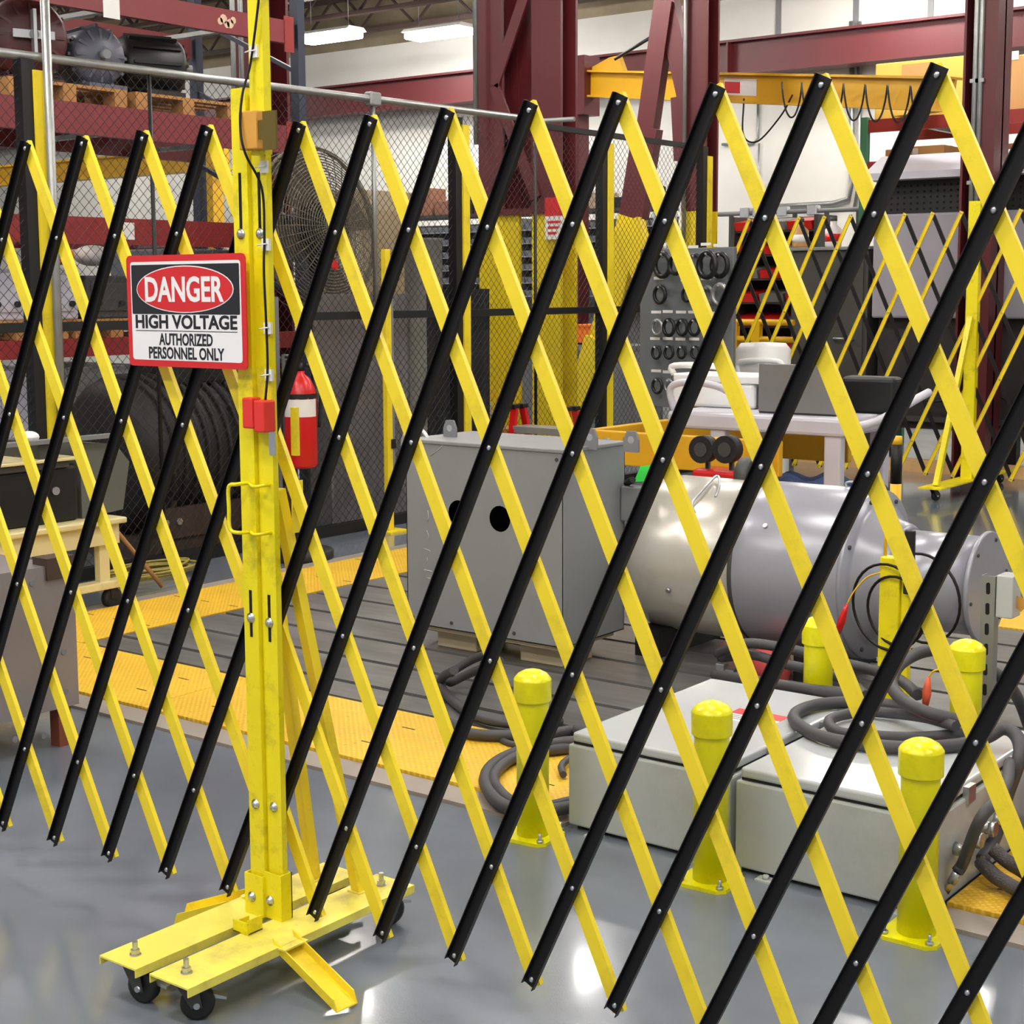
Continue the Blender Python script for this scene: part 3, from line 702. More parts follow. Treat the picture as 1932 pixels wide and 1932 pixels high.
# front face with two round holes
def face_with_holes(bm, X0, X1, Z0, Z1, y, holes, n=20):
    t = bmesh.new(); vs = [t.verts.new((X0, y, Z0)), t.verts.new((X1, y, Z0)), t.verts.new((X1, y, Z1)), t.verts.new((X0, y, Z1))]
    es = [t.edges.new((vs[i], vs[(i + 1) % 4])) for i in range(4)]
    for cx, cz, r in holes:
        w = [t.verts.new((cx + r * math.cos(2 * PI * k / n), y, cz + r * math.sin(2 * PI * k / n))) for k in range(n)]
        es += [t.edges.new((w[k], w[(k + 1) % n])) for k in range(n)]
    bmesh.ops.triangle_fill(t, use_beauty=True, use_dissolve=False, edges=es)
    merge(bm, t)
h1 = PY(865, 968, Y0); h2 = PY(943, 979, Y0)
face_with_holes(b, X0, X1, Z0, Z1, Y0, [(h1.x, h1.z, .055), (h2.x, h2.z, .055)])
box(b, X0, X0 + .004, Y0, Y1, Z0, Z1); box(b, X1 - .004, X1, Y0, Y1, Z0, Z1); box(b, X0, X1, Y1 - .004, Y1, Z0, Z1); box(b, X0, X1, Y0, Y1, Z0, Z0 + .004)
part('shell', b, GREYBOX, MB)
b = nbm(); box(b, X0 + .01, X1 - .01, Y0 + .2, Y0 + .21, Z0 + .01, Z1 - .01); part('hole_shade_sheet', b, HOLE, MB)  # near-black sheet stands in for the shade inside, seen through the holes
b = nbm(); bbox(b, X0 - .006, X1 + .006, Y0 - .006, Y1 + .006, Z1 - .004, Z1 + .012, .004); part('top_cover', b, GREYBOX, MB)
for x, z in ((.03, .03), (-.03, .03), (.03, -.03), (-.03, -.03), (.25, .03), (-.25, .03)):
    c = ((X0 if x > 0 else X1) + x, (Z0 if z > 0 else Z1) + z)
    b = nbm(); cyl(b, (c[0], Y0, c[1]), (c[0], Y0 - .004, c[1]), .008, seg=8); part('screw', b, DKGREY, MB)
for (px, py) in ((1112, 842), (848, 830), (1190, 828)):
    q = PY(px, py, 5.22); b = nbm(); x = q.x; prism(b, [(x - .035, 5.22, Z1), (x + .035, 5.22, Z1), (x + .035, 5.22, Z1 + .05), (x + .02, 5.22, Z1 + .085), (x - .02, 5.22, Z1 + .085), (x - .035, 5.22, Z1 + .05)], (0, .012, 0)); o = part('lifting_lug', b, MIDGREY, MB)
    b = nbm(); cyl(b, (x, 5.2195, Z1 + .05), (x, 5.2325, Z1 + .05), .015, seg=14); part('lug_hole', b, ALU, o)
q = PY(752, 838, 5.15); b = nbm(); ring(b, (X0 - .03, 5.15, .9), (0, 1, 0.0), .075, .01, 22, 8); cyl(b, (X0 - .03, 5.15, .9), (X0, 5.15, .9), .012, seg=8); part('lifting_ring', b, ALU, MB)
for x0, x1 in ((X0 + .10, X0 + .32), (X1 - .28, X1 - .06)):
    b = nbm(); bbox(b, x0, x1, Y0 + .08, Y0 + .3, .02, Z0, .006); part('foot', b, BEIGE, MB)
b = nbm(); box(b, X0 + .05, X1 - .02, Y0 + .02, Y0 + .4, Z0 - .02, Z0); part('skid', b, BEIGE, MB)
# faint chalk strokes on the front face
CHALK = M('chalk', (196, 196, 196), .9)
for (x0, y0, x1, y1) in ((807, 963, 806, 985), (805, 1000, 808, 1020), (800, 1035, 812, 1040), (806, 1052, 804, 1062), (800, 1075, 815, 1078), (812, 860, 840, 835), (805, 1090, 812, 1092)):
    b = nbm(); tube(b, [PY(x0, y0, Y0 - .001), PY((x0 + x1) / 2 + 2, (y0 + y1) / 2, Y0 - .001), PY(x1, y1, Y0 - .001)], .0014, 4); part('chalk_mark', b, CHALK, MB)

# ================================================================== motor on the bed
yc, zc, R = 5.76, .437, .336
MT = thing('electric_motor', 'large silver and grey drum shaped motor lying on the slotted bed', 'motor', (-2.9, yc, .02))
AX = (1, 0, 0)
def lat(name, prof, mat, seg=48): 
    b = nbm(); lathe(b, prof, (0, yc, zc), AX, seg); return part(name, b, mat, MT)
lat('drum', [(R * .9, -3.60), (R * .985, -3.55), (R, -3.5), (R, -3.05)], SILVER)
lat('ring_band', [(R, -3.06), (R + .006, -3.05), (R + .006, -3.0), (R + .006, -2.60), (R - .005, -2.585)], MOTGREY)
lat('end_plate', [(R + .004, -2.60), (R + .004, -2.575), (.29, -2.574), (.285, -2.56), (.235, -2.52), (.215, -2.46), (.2, -2.44)], MOTGREY)
lat('band_seam', [(R + .001, -3.075), (R + .004, -3.07), (R + .004, -3.055), (R + .001, -3.05)], DKGREY)
lat('fan_shroud', [(.192, -2.50), (.192, -2.14)], MOTGREY)
lat('end_disc', [(.205, -2.145), (.215, -2.14), (.215, -2.128), (.21, -2.124)], MOTGREY)
for k in range(8):
    a = 2 * PI * k / 8 + .3; b = nbm(); c = Vector((-2.575, yc + .315 * math.cos(a), zc + .315 * math.sin(a))); cyl(b, c, c + Vector((.008, 0, 0)), .009, seg=8); part('plate_bolt', b, DKGREY, MT)
for k in range(6):
    a = 2 * PI * k / 6 + .2; b = nbm(); c = Vector((-2.124, yc + .185 * math.cos(a), zc + .185 * math.sin(a))); cyl(b, c, c + Vector((.005, 0, 0)), .007, seg=8); part('plate_bolt', b, DKGREY, MT)
for (px, py) in ((1436, 982), (1263, 1112)):
    q = PY(px, py, yc - R * .95); b = nbm(); d = Vector((0, q.y - yc, q.z - zc)).normalized(); c = Vector((q.x, yc, zc)) + d * R; cyl(b, c, c + d * .016, .010, seg=6); part('side_bolt', b, STEEL, MT)
for x in (-3.5, -2.75):
    b = nbm(); box(b, x - .06, x + .06, yc - .26, yc + .26, .02, .14); part('cradle_foot', b, BLKM, MT)
# wire handle
b = nbm(); pz = [(1310, 968), (1306, 948), (1352, 893), (1358, 912), (1352, 935)]
def on_drum(px, py, lift):
    d = ray(px, py); A = d.y * d.y + d.z * d.z; o = Vector((0, CAM.y - yc, CAM.z - zc)); B = 2 * (o.y * d.y + o.z * d.z); rr = R + lift; C = o.y ** 2 + o.z ** 2 - rr * rr
    D = B * B - 4 * A * C
    s = (-B - math.sqrt(max(D, 0))) / (2 * A); return CAM + d * s
tube(b, catmull([on_drum(1311, 968, 0), on_drum(1307, 948, .02), on_drum(1330, 920, .03), on_drum(1352, 898, .025), on_drum(1358, 912, .015), on_drum(1350, 938, 0)], 5), .006, 6); part('wire_handle', b, ALU, MT)
b = nbm(); tube(b, catmull([(-2.72, yc, zc + R), (-2.72, yc, zc + R + .025), (-2.66, yc, zc + R + .03), (-2.60, yc, zc + R + .025), (-2.6, yc, zc + R)], 5), .005, 6); part('wire_handle', b, ALU, MT)
b = nbm(); cyl(b, (-2.66, yc + .1, zc + R - .03), (-2.66, yc + .1, zc + R + .09), .012, seg=8); part('eye_bolt', b, MIDGREY, MT)
# lifting wheel shaped lug on top of the drum
b = nbm(); cyl(b, (-3.26, yc + .12, zc + R), (-3.20, yc + .12, zc + R), .085, seg=24); o = part('lifting_disc', b, DKGREY, MT)
b = nbm(); cyl(b, (-3.199, yc + .12, zc + R + .03), (-3.19, yc + .12, zc + R + .03), .024, seg=14); part('disc_plug', b, M('pink_plug', (210, 160, 150), .5), o)
b = nbm(); cyl(b, (-3.98, yc + .05, zc + R - .02), (-3.93, yc + .05, zc + R - .02), .10, seg=24); part('lifting_disc', b, DKGREY, MT)
b = nbm(); ring(b, (-3.9, yc + .1, zc + R + .13), (0, 1, 0), .055, .016, 14, 6, (-.2, PI)); part('lifting_hook', b, MIDGREY, MT)
b = nbm(); bbox(b, -3.612, -3.52, yc - .3, yc - .24, .6, .75, .006); part('terminal_block', b, MIDGREY, MT)
b = nbm(); tube(b, [(-3.6, yc - .27, .76), (-3.55, yc - .3, .78)], .015, 6); part('terminal_knob', b, BLKM, MT)
# neon tag
p = [PY(1208, 880, 5.52), PY(1237, 876, 5.52), PY(1231, 908, 5.52), PY(1196, 909, 5.52)]
b = nbm(); prism(b, p, (0, .004, 0)); solo('hang_tag', b, NEONG, 'neon green paper tag tied to the silver motor drum', 'tag')

# ================================================================== bits behind the cabinets
t = thing('sensor_post', 'yellow square post with hanging test lead loops in front of the grey motor', 'post', (-2.1, 4.95, .02))
q0 = PY(1661, 1010, 4.95); q1 = PY(1694, 1200, 4.95); zt = PY(1678, 1052, 4.95).z
b = nbm(); bbox(b, q0.x, q1.x, 4.95, 5.0, .03, zt, .004); part('post', b, YPOST, t)
b = nbm(); bbox(b, q1.x, q1.x + .03, 4.965, 4.995, .03, zt - .03, .003); part('side_rail', b, YPOST, t)
b = nbm(); box(b, q0.x - .04, q1.x + .05, 4.92, 5.05, .02, .03); part('foot', b, YPOST, t)
b = nbm(); cyl(b, (q0.x + .006, 4.98, zt), (q0.x + .006, 4.98, zt + .13), .006, seg=8); part('thin_rod', b, YDUL, t)
for i, (dx, rad, dz) in enumerate(((0, .15, .0), (.03, .12, -.01), (.09, .155, .03))):
    b = nbm(); c = Vector((q0.x + .04 + dx, 4.935 + .075 * (i == 2), zt - .17 + dz)); ring(b, c, (.25, 1, .05), rad, .0052, 32, 6); part('test_lead', b, BLK, t)
b = nbm(); bbox(b, q1.x + .015, q1.x + .05, 4.945, 4.964, zt - .12, zt + .1, .004); part('lead_clip', b, BLKM, t)
t2 = thing('striped_pole', 'tall pole banded black and yellow standing behind the grey motor', 'pole', (-2.95, 6.3, .02))
pb = PY(1688, 1000, 6.3); z1_ = PY(1688, 838, 6.3).z; z2_ = PY(1688, 912, 6.3).z
b = nbm(); cyl(b, (pb.x, 6.3, .02), (pb.x, 6.3, z2_), .024, seg=16); part('lower_band', b, YDUL, t2)
b = nbm(); cyl(b, (pb.x, 6.3, z2_), (pb.x, 6.3, z1_), .0243, seg=16); part('black_band', b, BLK, t2)
b = nbm(); cyl(b, (pb.x, 6.3, z1_), (pb.x, 6.3, z1_ + .035), .024, .022, 16); part('cap', b, YDUL, t2)
b = nbm(); cyl(b, (pb.x, 6.3, .0205), (pb.x, 6.3, .03), .07, seg=20); part('foot', b, BLKM, t2)
# red alligator clips on thin leads
def clip(px0, py0, px1, py1, Y, col, label, lead):
    a, c = PY(px0, py0, Y), PY(px1, py1, Y)
    t = thing('test_clip', label, 'test clip', (c.x, c.y, c.z))
    b = nbm(); mid = a.lerp(c, .55); tube(b, [a, a.lerp(c, .3), mid, c], [.006, .011, .015, .010], 8); part('boot', b, col, t)
    b = nbm(); tube(b, catmull([PY(x, y, Y) for x, y in lead], 5), .003, 5); part('lead', b, YDUL, t)
clip(1598, 1140, 1580, 1196, 4.93, RED, 'red test clip hanging on a lead from the yellow square post', [(1598, 1140), (1612, 1115), (1635, 1090), (1661, 1080)])
clip(1752, 1278, 1746, 1330, 4.46, M('orange_red_boot', (226, 96, 66), .5), 'orange red test clip hanging in front of the rear bollard', [(1752, 1278), (1762, 1266), (1785, 1262), (1800, 1268)])
# red connector boots
def blob(name, c, s, mat, label, cat):
    b = nbm(); bmesh.ops.create_icosphere(b, subdivisions=3, radius=1); b.transform(Matrix.Translation(c) @ Matrix.Diagonal((*s, 1)))
    for f in b.faces: f.smooth = True
    return solo(name, b, mat, label, cat)
c = G(1455, 1265, .06)
b = nbm(); lathe(b, [(.05, .02), (.075, .03), (.08, .10), (.07, .135), (.045, .15), (0, .155)], (c.x, c.y, 0), seg=20); solo('connector_boot', b, M('faded_red_rubber', (196, 76, 78), .5), 'faded red connector boot under the cables beside the motor', 'connector')
c = PY(1905, 1340, 4.25); b = nbm(); bbox(b, -1.40, -1.2, 4.18, 4.36, .022, .2, .03, 3); solo('connector_boot', b, REDD, 'dark red connector housing at the end of the cabinet', 'connector')
c = G(1362, 1262, .05); b = nbm(); bbox(b, c.x - .02, c.x + .02, c.y - .02, c.y + .02, .02, .075, .004); box(b, c.x + .02, c.x + .06, c.y - .012, c.y + .012, .035, .055); solo('cable_lug', b, STEEL, 'square steel cable lug on the bed behind the bare lidded cabinet', 'cable lug')
# slotted strut with a small box
qa = PY(1850, 1150, 4.72); qb = PY(1876, 1150, 4.72); zt = PY(1850, 1085, 4.72).z
t = thing('slotted_strut', 'galvanised slotted strut with a small grey box on top behind the cabinets', 'strut', (qa.x, 4.72, .02))
b = nbm(); channel(b, ((qa.x + qb.x) / 2, 4.72, .022), ((qa.x + qb.x) / 2, 4.72, zt), qb.x - qa.x, .04, .003, (0, 1, 0)); part('strut', b, GALV, t)
for k in range(6):
    b = nbm(); z = zt - .04 - k * .065; xx = (qa.x + qb.x) / 2
    prism(b, [(xx + .007 * math.cos(a), 4.7195, z + (.012 if math.sin(a) > 0 else -.012) + .007 * math.sin(a)) for a in [i * PI / 6 for i in range(12)]], (0, .0005, 0)); part('slot', b, HOLE, t)
b = nbm(); bbox(b, qb.x + .001, qb.x + .055, 4.725, 4.80, zt - .13, zt + .005, .004); part('junction_box', b, GREYCAB, t)
b = nbm(); prism(b, [(qb.x + .056, 4.76, zt - .06), (qb.x + .1, 4.76, zt - .075), (qb.x + .07, 4.76, zt - .11), (qb.x + .056, 4.76, zt - .1)], (0, .003, 0)); part('orange_tag', b, ORBLK, t)
# ================================================================== chain link fence (plane x = XF_)
XF_ = -7.0
ZT, ZM = 2.79, 1.415
FN = thing('chain_link_fence', 'chain link fence with black frame and yellow posts along the machine bed', 'fence', (XF_, 8, 0))
def ypx(px, py): return PX(px, py, XF_).y
b = nbm(); cyl(b, (XF_, 3.4, ZT - .02), (XF_, 9.35, ZT + .03), .024, seg=10); part('top_rail', b, GALV, FN)
b = nbm(); tube(b, [(XF_, 9.3, ZT + .02), (XF_ + .05, 9.45, ZT + .02), (XF_ + .3, 9.5, ZT + .02)], .018, 8); part('rail_end', b, GALV, FN)
b = nbm(); box(b, XF_ - .02, XF_ + .02, 9.4, 11.75, ZT - .03, ZT + .01); part('top_rail', b, BLKM, FN)
b = nbm(); box(b, XF_ - .025, XF_ + .025, 6.9, 11.75, ZM - .025, ZM + .025); part('mid_rail', b, BLKM, FN)
b = nbm(); box(b, XF_ - .025, XF_ + .025, 3.4, 6.0, ZM - .05, ZM + .0); part('mid_rail', b, BLKM, FN)
b = nbm(); box(b, XF_ - .03, XF_ + .03, 3.4, 11.75, .0, .07); part('bottom_rail', b, BLKM, FN)
for px in (60, 862, 1137, 1325):
    y = ypx(px, 420)
    b = nbm(); box(b, XF_ - .035, XF_ + .035, y - .05, y + .03, 0, ZT - .03 if px < 1000 else ZT); part('black_post', b, BLKM, FN)
    b = nbm(); box(b, XF_ + .036, XF_ + .05, y + .015, y + .085, 0, ZT - .08); part('yellow_post', b, YEL, FN)
y = ypx(62, 420)
b = nbm(); tube(b, [(XF_ + .08, y + .07, 0), (XF_ + .08, y + .07, 3.6)], .024, 10); part('conduit_pole', b, GALV, FN)
for px in (290, 1010):
    y = ypx(px, 420); b = nbm(); cyl(b, (XF_, y, 0), (XF_, y, ZT), .012, seg=8); part('tension_rod', b, BLKM, FN)
y = ypx(705, 300)
b = nbm(); cyl(b, (XF_, y, 1.5), (XF_, y, ZT + .02), .016, seg=10); part('galvanised_post', b, GALV, FN)
b = nbm(); bbox(b, XF_ - .035, XF_ + .035, y - .05, y + .05, ZT - .03, ZT + .06, .012); part('rail_clamp', b, GALV, FN)
b = nbm()
p_ = .062; y0, y1, z0, z1 = 3.4, 11.75, .07, ZT - .01
k = -int((z1 - z0) / p_) - 1
n = int((y1 - y0 + z1 - z0) / p_) + 2
for s in (1, -1):
    for i in range(k, n + 1):
        # line y = y0 + i*p + s*(z-z0)
        c0 = y0 + i * p_ + (0 if s > 0 else 0)
        za, zb2 = z0, z1
        if s > 0:
            za = max(z0, z0 + (y0 - c0)); zb2 = min(z1, z0 + (y1 - c0))
        else:
            za = max(z0, z0 + (c0 - y1)); zb2 = min(z1, z0 + (c0 - y0))
        if zb2 - za < .03: continue
        cyl(b, (XF_ + s * .0015, c0 + s * (za - z0), za), (XF_ + s * .0015, c0 + s * (zb2 - z0), zb2), .0019, seg=3, caps=False)
part('wire_mesh', b, WIRE, FN, kind='stuff')
# bolted yellow square post in front of the fence
yp = G(735, 1003); 
t = thing('guard_post', 'tall yellow square post with base plate in front of the fence curtain', 'post', (yp.x, yp.y, 0))
zt = PX(712, 470, yp.x).z
b = nbm(); bbox(b, yp.x - .02, yp.x + .02, yp.y - .025, yp.y + .025, .012, zt, .004); part('post', b, YEL, t)
b = nbm(); box(b, yp.x - .1, yp.x + .1, yp.y - .1, yp.y + .1, 0, .012); part('base_plate', b, YEL, t)
b = nbm(); box(b, yp.x - .015, yp.x + .015, yp.y + .0255, yp.y + .05, .25, zt - .08); part('side_strip', b, MIDGREY, t)
for z in (.55, zt - .15):
    b = nbm(); box(b, yp.x + .02, yp.x + .032, yp.y + .005, yp.y + .04, z, z + .06); part('bracket', b, BLKM, t)

# ================================================================== behind and around the fence
# fire extinguisher on a grey bracket post
ey = PX(567, 780, -6.85).y
e0, e1 = PX(567, 882, -6.85).z, PX(567, 700, -6.85).z
EX = thing('fire_extinguisher', 'red fire extinguisher with white label hung on the fence', 'fire extinguisher', (-6.85, ey, e0))
r = .1; hh = e1 - e0
b = nbm(); lathe(b, [(r * .9, 0), (r, .02), (r, hh * .72), (r * .92, hh * .82), (r * .65, hh * .92), (.03, hh * .97), (.03, hh * 1.0)], (-6.85, ey, e0), seg=24); part('cylinder', b, RED, EX)
b = nbm(); cyl(b, (-6.85, ey, e1), (-6.85, ey, e1 + .05), .022, seg=10); box(b, -6.87, -6.83, ey - .1, ey + .03, e1 + .05, e1 + .07); box(b, -6.865, -6.835, ey - .11, ey + .01, e1 + .08, e1 + .095); part('valve_handle', b, BLKM, EX)
b = nbm(); tube(b, catmull([(-6.83, ey + .03, e1 + .04), (-6.80, ey + .11, e1), (-6.79, ey + .12, e1 - .15), (-6.79, ey + .1, e1 - .35)], 6), .011, 8); part('hose', b, RUB, EX)
def wrap(z0, z1, a0, a1, rr, mat, name, parent):
    bb = nbm(); n = 10; pts = []
    A = [bb.verts.new((-6.85 + rr * math.cos(a0 + (a1 - a0) * i / n), ey + rr * math.sin(a0 + (a1 - a0) * i / n), z0)) for i in range(n + 1)]
    B = [bb.verts.new((-6.85 + rr * math.cos(a0 + (a1 - a0) * i / n), ey + rr * math.sin(a0 + (a1 - a0) * i / n), z1)) for i in range(n + 1)]
    for i in range(n): bb.faces.new((A[i], A[i + 1], B[i + 1], B[i])).smooth = True
    part(name, bb, mat, parent)
wrap(PX(567, 785, -6.85).z, PX(567, 752, -6.85).z, -2.0, .4, r + .001, PAPER, 'label', EX)
wrap(PX(567, 752, -6.85).z, PX(567, 742, -6.85).z, -3.1, 3.1, r + .004, BLKM, 'strap', EX)
b = nbm(); box(b, -6.975, -6.935, ey - .03, ey + .03, e0 + .1, e1 + .1); part('bracket', b, MIDGREY, EX)
# grey upright behind the yellow post
y = PX(536, 700, -6.9).y
b = nbm(); box(b, -6.972, -6.955, y - .045, y + .02, 0, PX(536, 560, -6.9).z); box(b, -6.972, -6.955, y - .12, y - .046, 0, PX(530, 570, -6.9).z); solo('bracket_post', b, M('dim_grey_post', (110, 110, 112), .5), 'grey bracket post beside the fire extinguisher', 'post')
# industrial fan
FX = -7.75
fc = PX(600, 432, FX); fr = PX(600, 278, FX).z - fc.z
FA = thing('industrial_fan', 'large dusty black drum fan with wire guard behind the fence', 'fan', (FX, fc.y, 0))
ax = Vector((.98, .02, .12)).normalized()
u, w = basis(ax)
b = nbm()
for k in range(26): ring(b, fc + ax * (.14 - .1 * (k / 26) ** 2), ax, fr * (k + 1) / 26, .0045, 48, 4)
for k in range(36):
    a = 2 * PI * k / 36; d = u * math.cos(a) + w * math.sin(a)
    tube(b, [fc + ax * .14 + d * .05, fc + ax * .11 + d * fr * .6, fc + ax * .04 + d * fr], .004, 4)
part('front_guard', b, DUST, FA, kind='stuff')
b = nbm()
for k in range(12): ring(b, fc - ax * .16, ax, fr * (k + 1) / 12, .004, 40, 4)
part('rear_guard', b, DUST, FA, kind='stuff')
b = nbm(); cyl(b, fc - ax * .1, fc - ax * .32, .14, seg=18); part('fan_motor', b, BLKM, FA)
b = nbm(); cyl(b, fc + ax * .125, fc - ax * .1, .19, seg=20); hub = part('hub', b, BLKM, FA)
for k in range(4):
    a = 2 * PI * k / 4 + .4; d = u * math.cos(a) + w * math.sin(a); e = ax.cross(d)
    b = nbm(); prism(b, [fc + d * .07 - e * .07 + ax * .0, fc + d * fr * .9 - e * .2 + ax * .02, fc + d * fr * .94 + e * .16 - ax * .07, fc + d * .07 + e * .07 - ax * .05], ax * .006); part('blade', b, M('dusty_blade', (84, 76, 64), .7, 0, .3, 8), FA)
b = nbm(); ring(b, fc, ax, fr + .012, .014, 48, 6); part('drum_rim', b, DUST, FA)
b = nbm(); cyl(b, (FX - .1, fc.y + .05, .05), (FX - .1, fc.y + .05, fc.z - .1), .035, seg=10); tube(b, [(FX - .1, fc.y + .05, fc.z - .12), fc - ax * .26], .03, 8); part('stand', b, BLKM, FA)
b = nbm(); cyl(b, (FX - .1, fc.y + .05, 0), (FX - .1, fc.y + .05, .05), .34, .3, 28); part('stand_base', b, BLKM, FA)
q = fc + ax * .15 + u * -.2 + w * .28
b = nbm(); cyl(b, PX(630, 500, FX + .2), PX(630, 500, FX + .2) + ax * .01, .035, seg=14); part('red_badge', b, RED, FA)
# foot base in front of the fence (round dark pad)
c = G(600, 1060); b = nbm(); lathe(b, [(.16, 0), (.165, .02), (.165, .06), (.15, .07), (.0, .072)], (c.x - .1, c.y, 0), seg=24); solo('stand_foot', b, DKMOT, 'dark round stand foot on the yellow tread plate corner', 'stand foot')
# dark curtain hung behind the fence
def curtain(y0, y1, z0, z1, X, mat, label, nw=14, amp=.03):
    b = nbm(); n = 80; A = []; B = []
    for i in range(n + 1):
        t_ = i / n; y = y0 + (y1 - y0) * t_; x = X + amp * math.sin(t_ * nw * 2 * PI) + amp * .5 * math.sin(t_ * 17)
        A.append(b.verts.new((x, y, z0))); B.append(b.verts.new((x + amp * .3, y, z1)))
    for i in range(n): b.faces.new((A[i], A[i + 1], B[i + 1], B[i])).smooth = True
    bmesh.ops.solidify(b, geom=list(b.faces), thickness=.006)
    return solo('welding_curtain', b, mat, label, 'curtain')
curtain(PX(590, 700, -7.22).y, PX(775, 700, -7.22).y, .02, PX(680, 560, -7.22).z + .02, -7.22, TARP, 'dark grey welding curtain hanging behind the fence beside the extinguisher', 9, .025)
curtain(PX(805, 700, -7.25).y, PX(925, 700, -7.25).y, .02, PX(860, 545, -7.25).z, -7.25, TARP2, 'charcoal curtain panel hanging behind the fence next to the yellow column', 5, .02)
# black bin behind the extinguisher
y_ = PX(610, 800, -7.12).y
b = nbm(); bbox(b, -7.12, -7.045, y_ - .2, y_ + .0, .0, PX(600, 750, -7.1).z, .02); solo('storage_bin', b, M('charcoal_plastic', (70, 70, 73), .6), 'charcoal upright bin panel behind the fire extinguisher', 'bin')
# beige cabinet
X = -8.6; y0 = PX(672, 480, X).y; y1 = PX(790, 480, X).y; z1 = PX(730, 360, X).z
t = thing('beige_cabinet', 'tall beige steel cabinet with recessed door behind the drum fan', 'cabinet', (X - .3, (y0 + y1) / 2, 0))
b = nbm(); bbox(b, X - .6, X, y0, y1, 0, z1, .01); part('body', b, BEIGE, t)
b = nbm(); bbox(b, X, X + .012, y0 + .08, y1 - .12, .15, z1 - .16, .004); d = part('door', b, M('beige_door', (168, 150, 120), .55, 0, .12, 4), t)
b = nbm(); box(b, X + .012, X + .03, y1 - .2, y1 - .17, 1.0, 1.2); part('door_handle', b, STEEL, d)
# concrete pillar
X = -8.1; c = PX(800, 600, X); b = nbm(); lathe(b, [(.2, 0), (.2, .12), (.15, .14), (.15, PX(800, 455, X).z), (.17, PX(800, 450, X).z)], (X, c.y, 0), seg=24); solo('concrete_pillar', b, CONC, 'grey round concrete pillar between the curtain panels', 'pillar')

# ---- large dark motor behind the fence on the left
X = -7.61; c = PX(330, 840, X)
DM = thing('dark_motor', 'huge dark oily motor with ribbed housing standing behind the fence', 'motor', (X, c.y, 0))
yA, yB = PX(210, 820, X).y, PX(455, 820, X).y; ym = (yA + yB) / 2; zc2 = PX(330, 850, X).z; RR = .47
b = nbm(); lathe(b, [(.2, yA - .12), (RR * .8, yA - .1), (RR, yA), (RR, yB), (RR * .85, yB + .12), (.2, yB + .14)], (X, 0, zc2), (0, 1, 0), 36); part('housing', b, DKMOT, DM)
n = 11
for k in range(n):
    y = yA + .08 + (yB - yA - .16) * k / (n - 1); b = nbm(); lathe(b, [(RR, y - .012), (RR + .03, y - .01), (RR + .03, y + .01), (RR, y + .012)], (X, 0, zc2), (0, 1, 0), 36); part('cooling_rib', b, DKMOT, DM)
b = nbm(); box(b, X - .45, X + .45, yA - .1, yB + .1, .0, .12); part('base_frame', b, BROWN, DM)
for y in (yA + .05, yB - .1):
    b = nbm(); box(b, X - .35, X + .4, y, y + .1, .12, zc2 - .1); part('pedestal', b, BROWN, DM)
b = nbm(); bbox(b, X - .12, X + .25, ym - .22, ym + .2, zc2 + RR * .9, zc2 + RR + .16, .02); part('terminal_box', b, DKMOT, DM)
b = nbm(); box(b, X + .42, X + .47, yA, yB + .3, .12, .3); part('side_rail', b, BROWN, DM)
for y in (yA + .0, yA + .1):
    b = nbm(); cyl(b, (X + .47, y, .22), (X + .485, y, .22), .022, seg=6); part('anchor_nut', b, STEEL, DM)
# light panels seen above the motor
X = -8.5
for (a, b2, lab) in ((325, 355, 'narrow'), (372, 452, 'wide')):
    b = nbm(); y0, y1 = PX(a, 715, X).y, PX(b2, 715, X).y; box(b, X - .3, X, y0, y1, .2, PX(340, 690, X).z); solo('crate', b, M('pale_blue_grey', (150, 158, 172), .5), lab + ' pale grey crate under the rack behind the dark motor', 'crate')

# ================================================================== left foreground
# silver casing with brown leg
x1 = -4.45; y0c, y1c = 2.35, 3.30; zt = PX(125, 1062, x1).z
CS = thing('steel_casing', 'dull silver steel casing with rounded top standing on brown legs', 'machine casing', (-5.0, 2.8, 0))
b = nbm(); pr = [(y0c, .14), (y1c, .14), (y1c, zt - .06), (y1c - .02, zt - .02), (y1c - .06, zt), (y0c, zt)]
prism(b, [(-5.5, y, z) for y, z in pr], (1.05, 0, 0)); part('shell', b, M('dull_silver', (150, 144, 146), .35, .5, .2, 4, .06, 12), CS)
for px, py in ((28, 1395), (82, 1388), (60, 1100), (120, 1230), (123, 1305)):
    q = PX(px, py, x1); b = nbm(); cyl(b, q, q + Vector((.004, 0, 0)), .011, seg=10); part('rivet', b, MIDGREY, CS)
for y in (y1c - .03, y0c + .1):
    b = nbm(); box(b, -4.51, -4.46, y - .05, y, 0, .14); part('leg', b, M('rust_red', (128, 66, 44), .7, 0, .2, 6), CS); b = nbm(); box(b, -5.45, -5.4, y - .05, y, 0, .14); part('leg', b, MATS['rust_red'], CS)
q0, q1 = PX(80, 1108, -4.47), PX(130, 1045, -4.47)
b = nbm(); box(b, -4.52, -4.44, q0.y, q1.y, zt - .05, q1.z); part('bracket', b, BROWN, CS)
# white bucket on it
c = G(10, 1060, zt + .05); b = nbm(); lathe(b, [(.14, zt), (.16, zt + .12), (.17, zt + .14), (.15, zt + .14), (.0, zt + .13)], (-4.72, 2.78, 0), seg=28); solo('plastic_tub', b, WHITE, 'white plastic tub resting on the silver casing', 'tub')
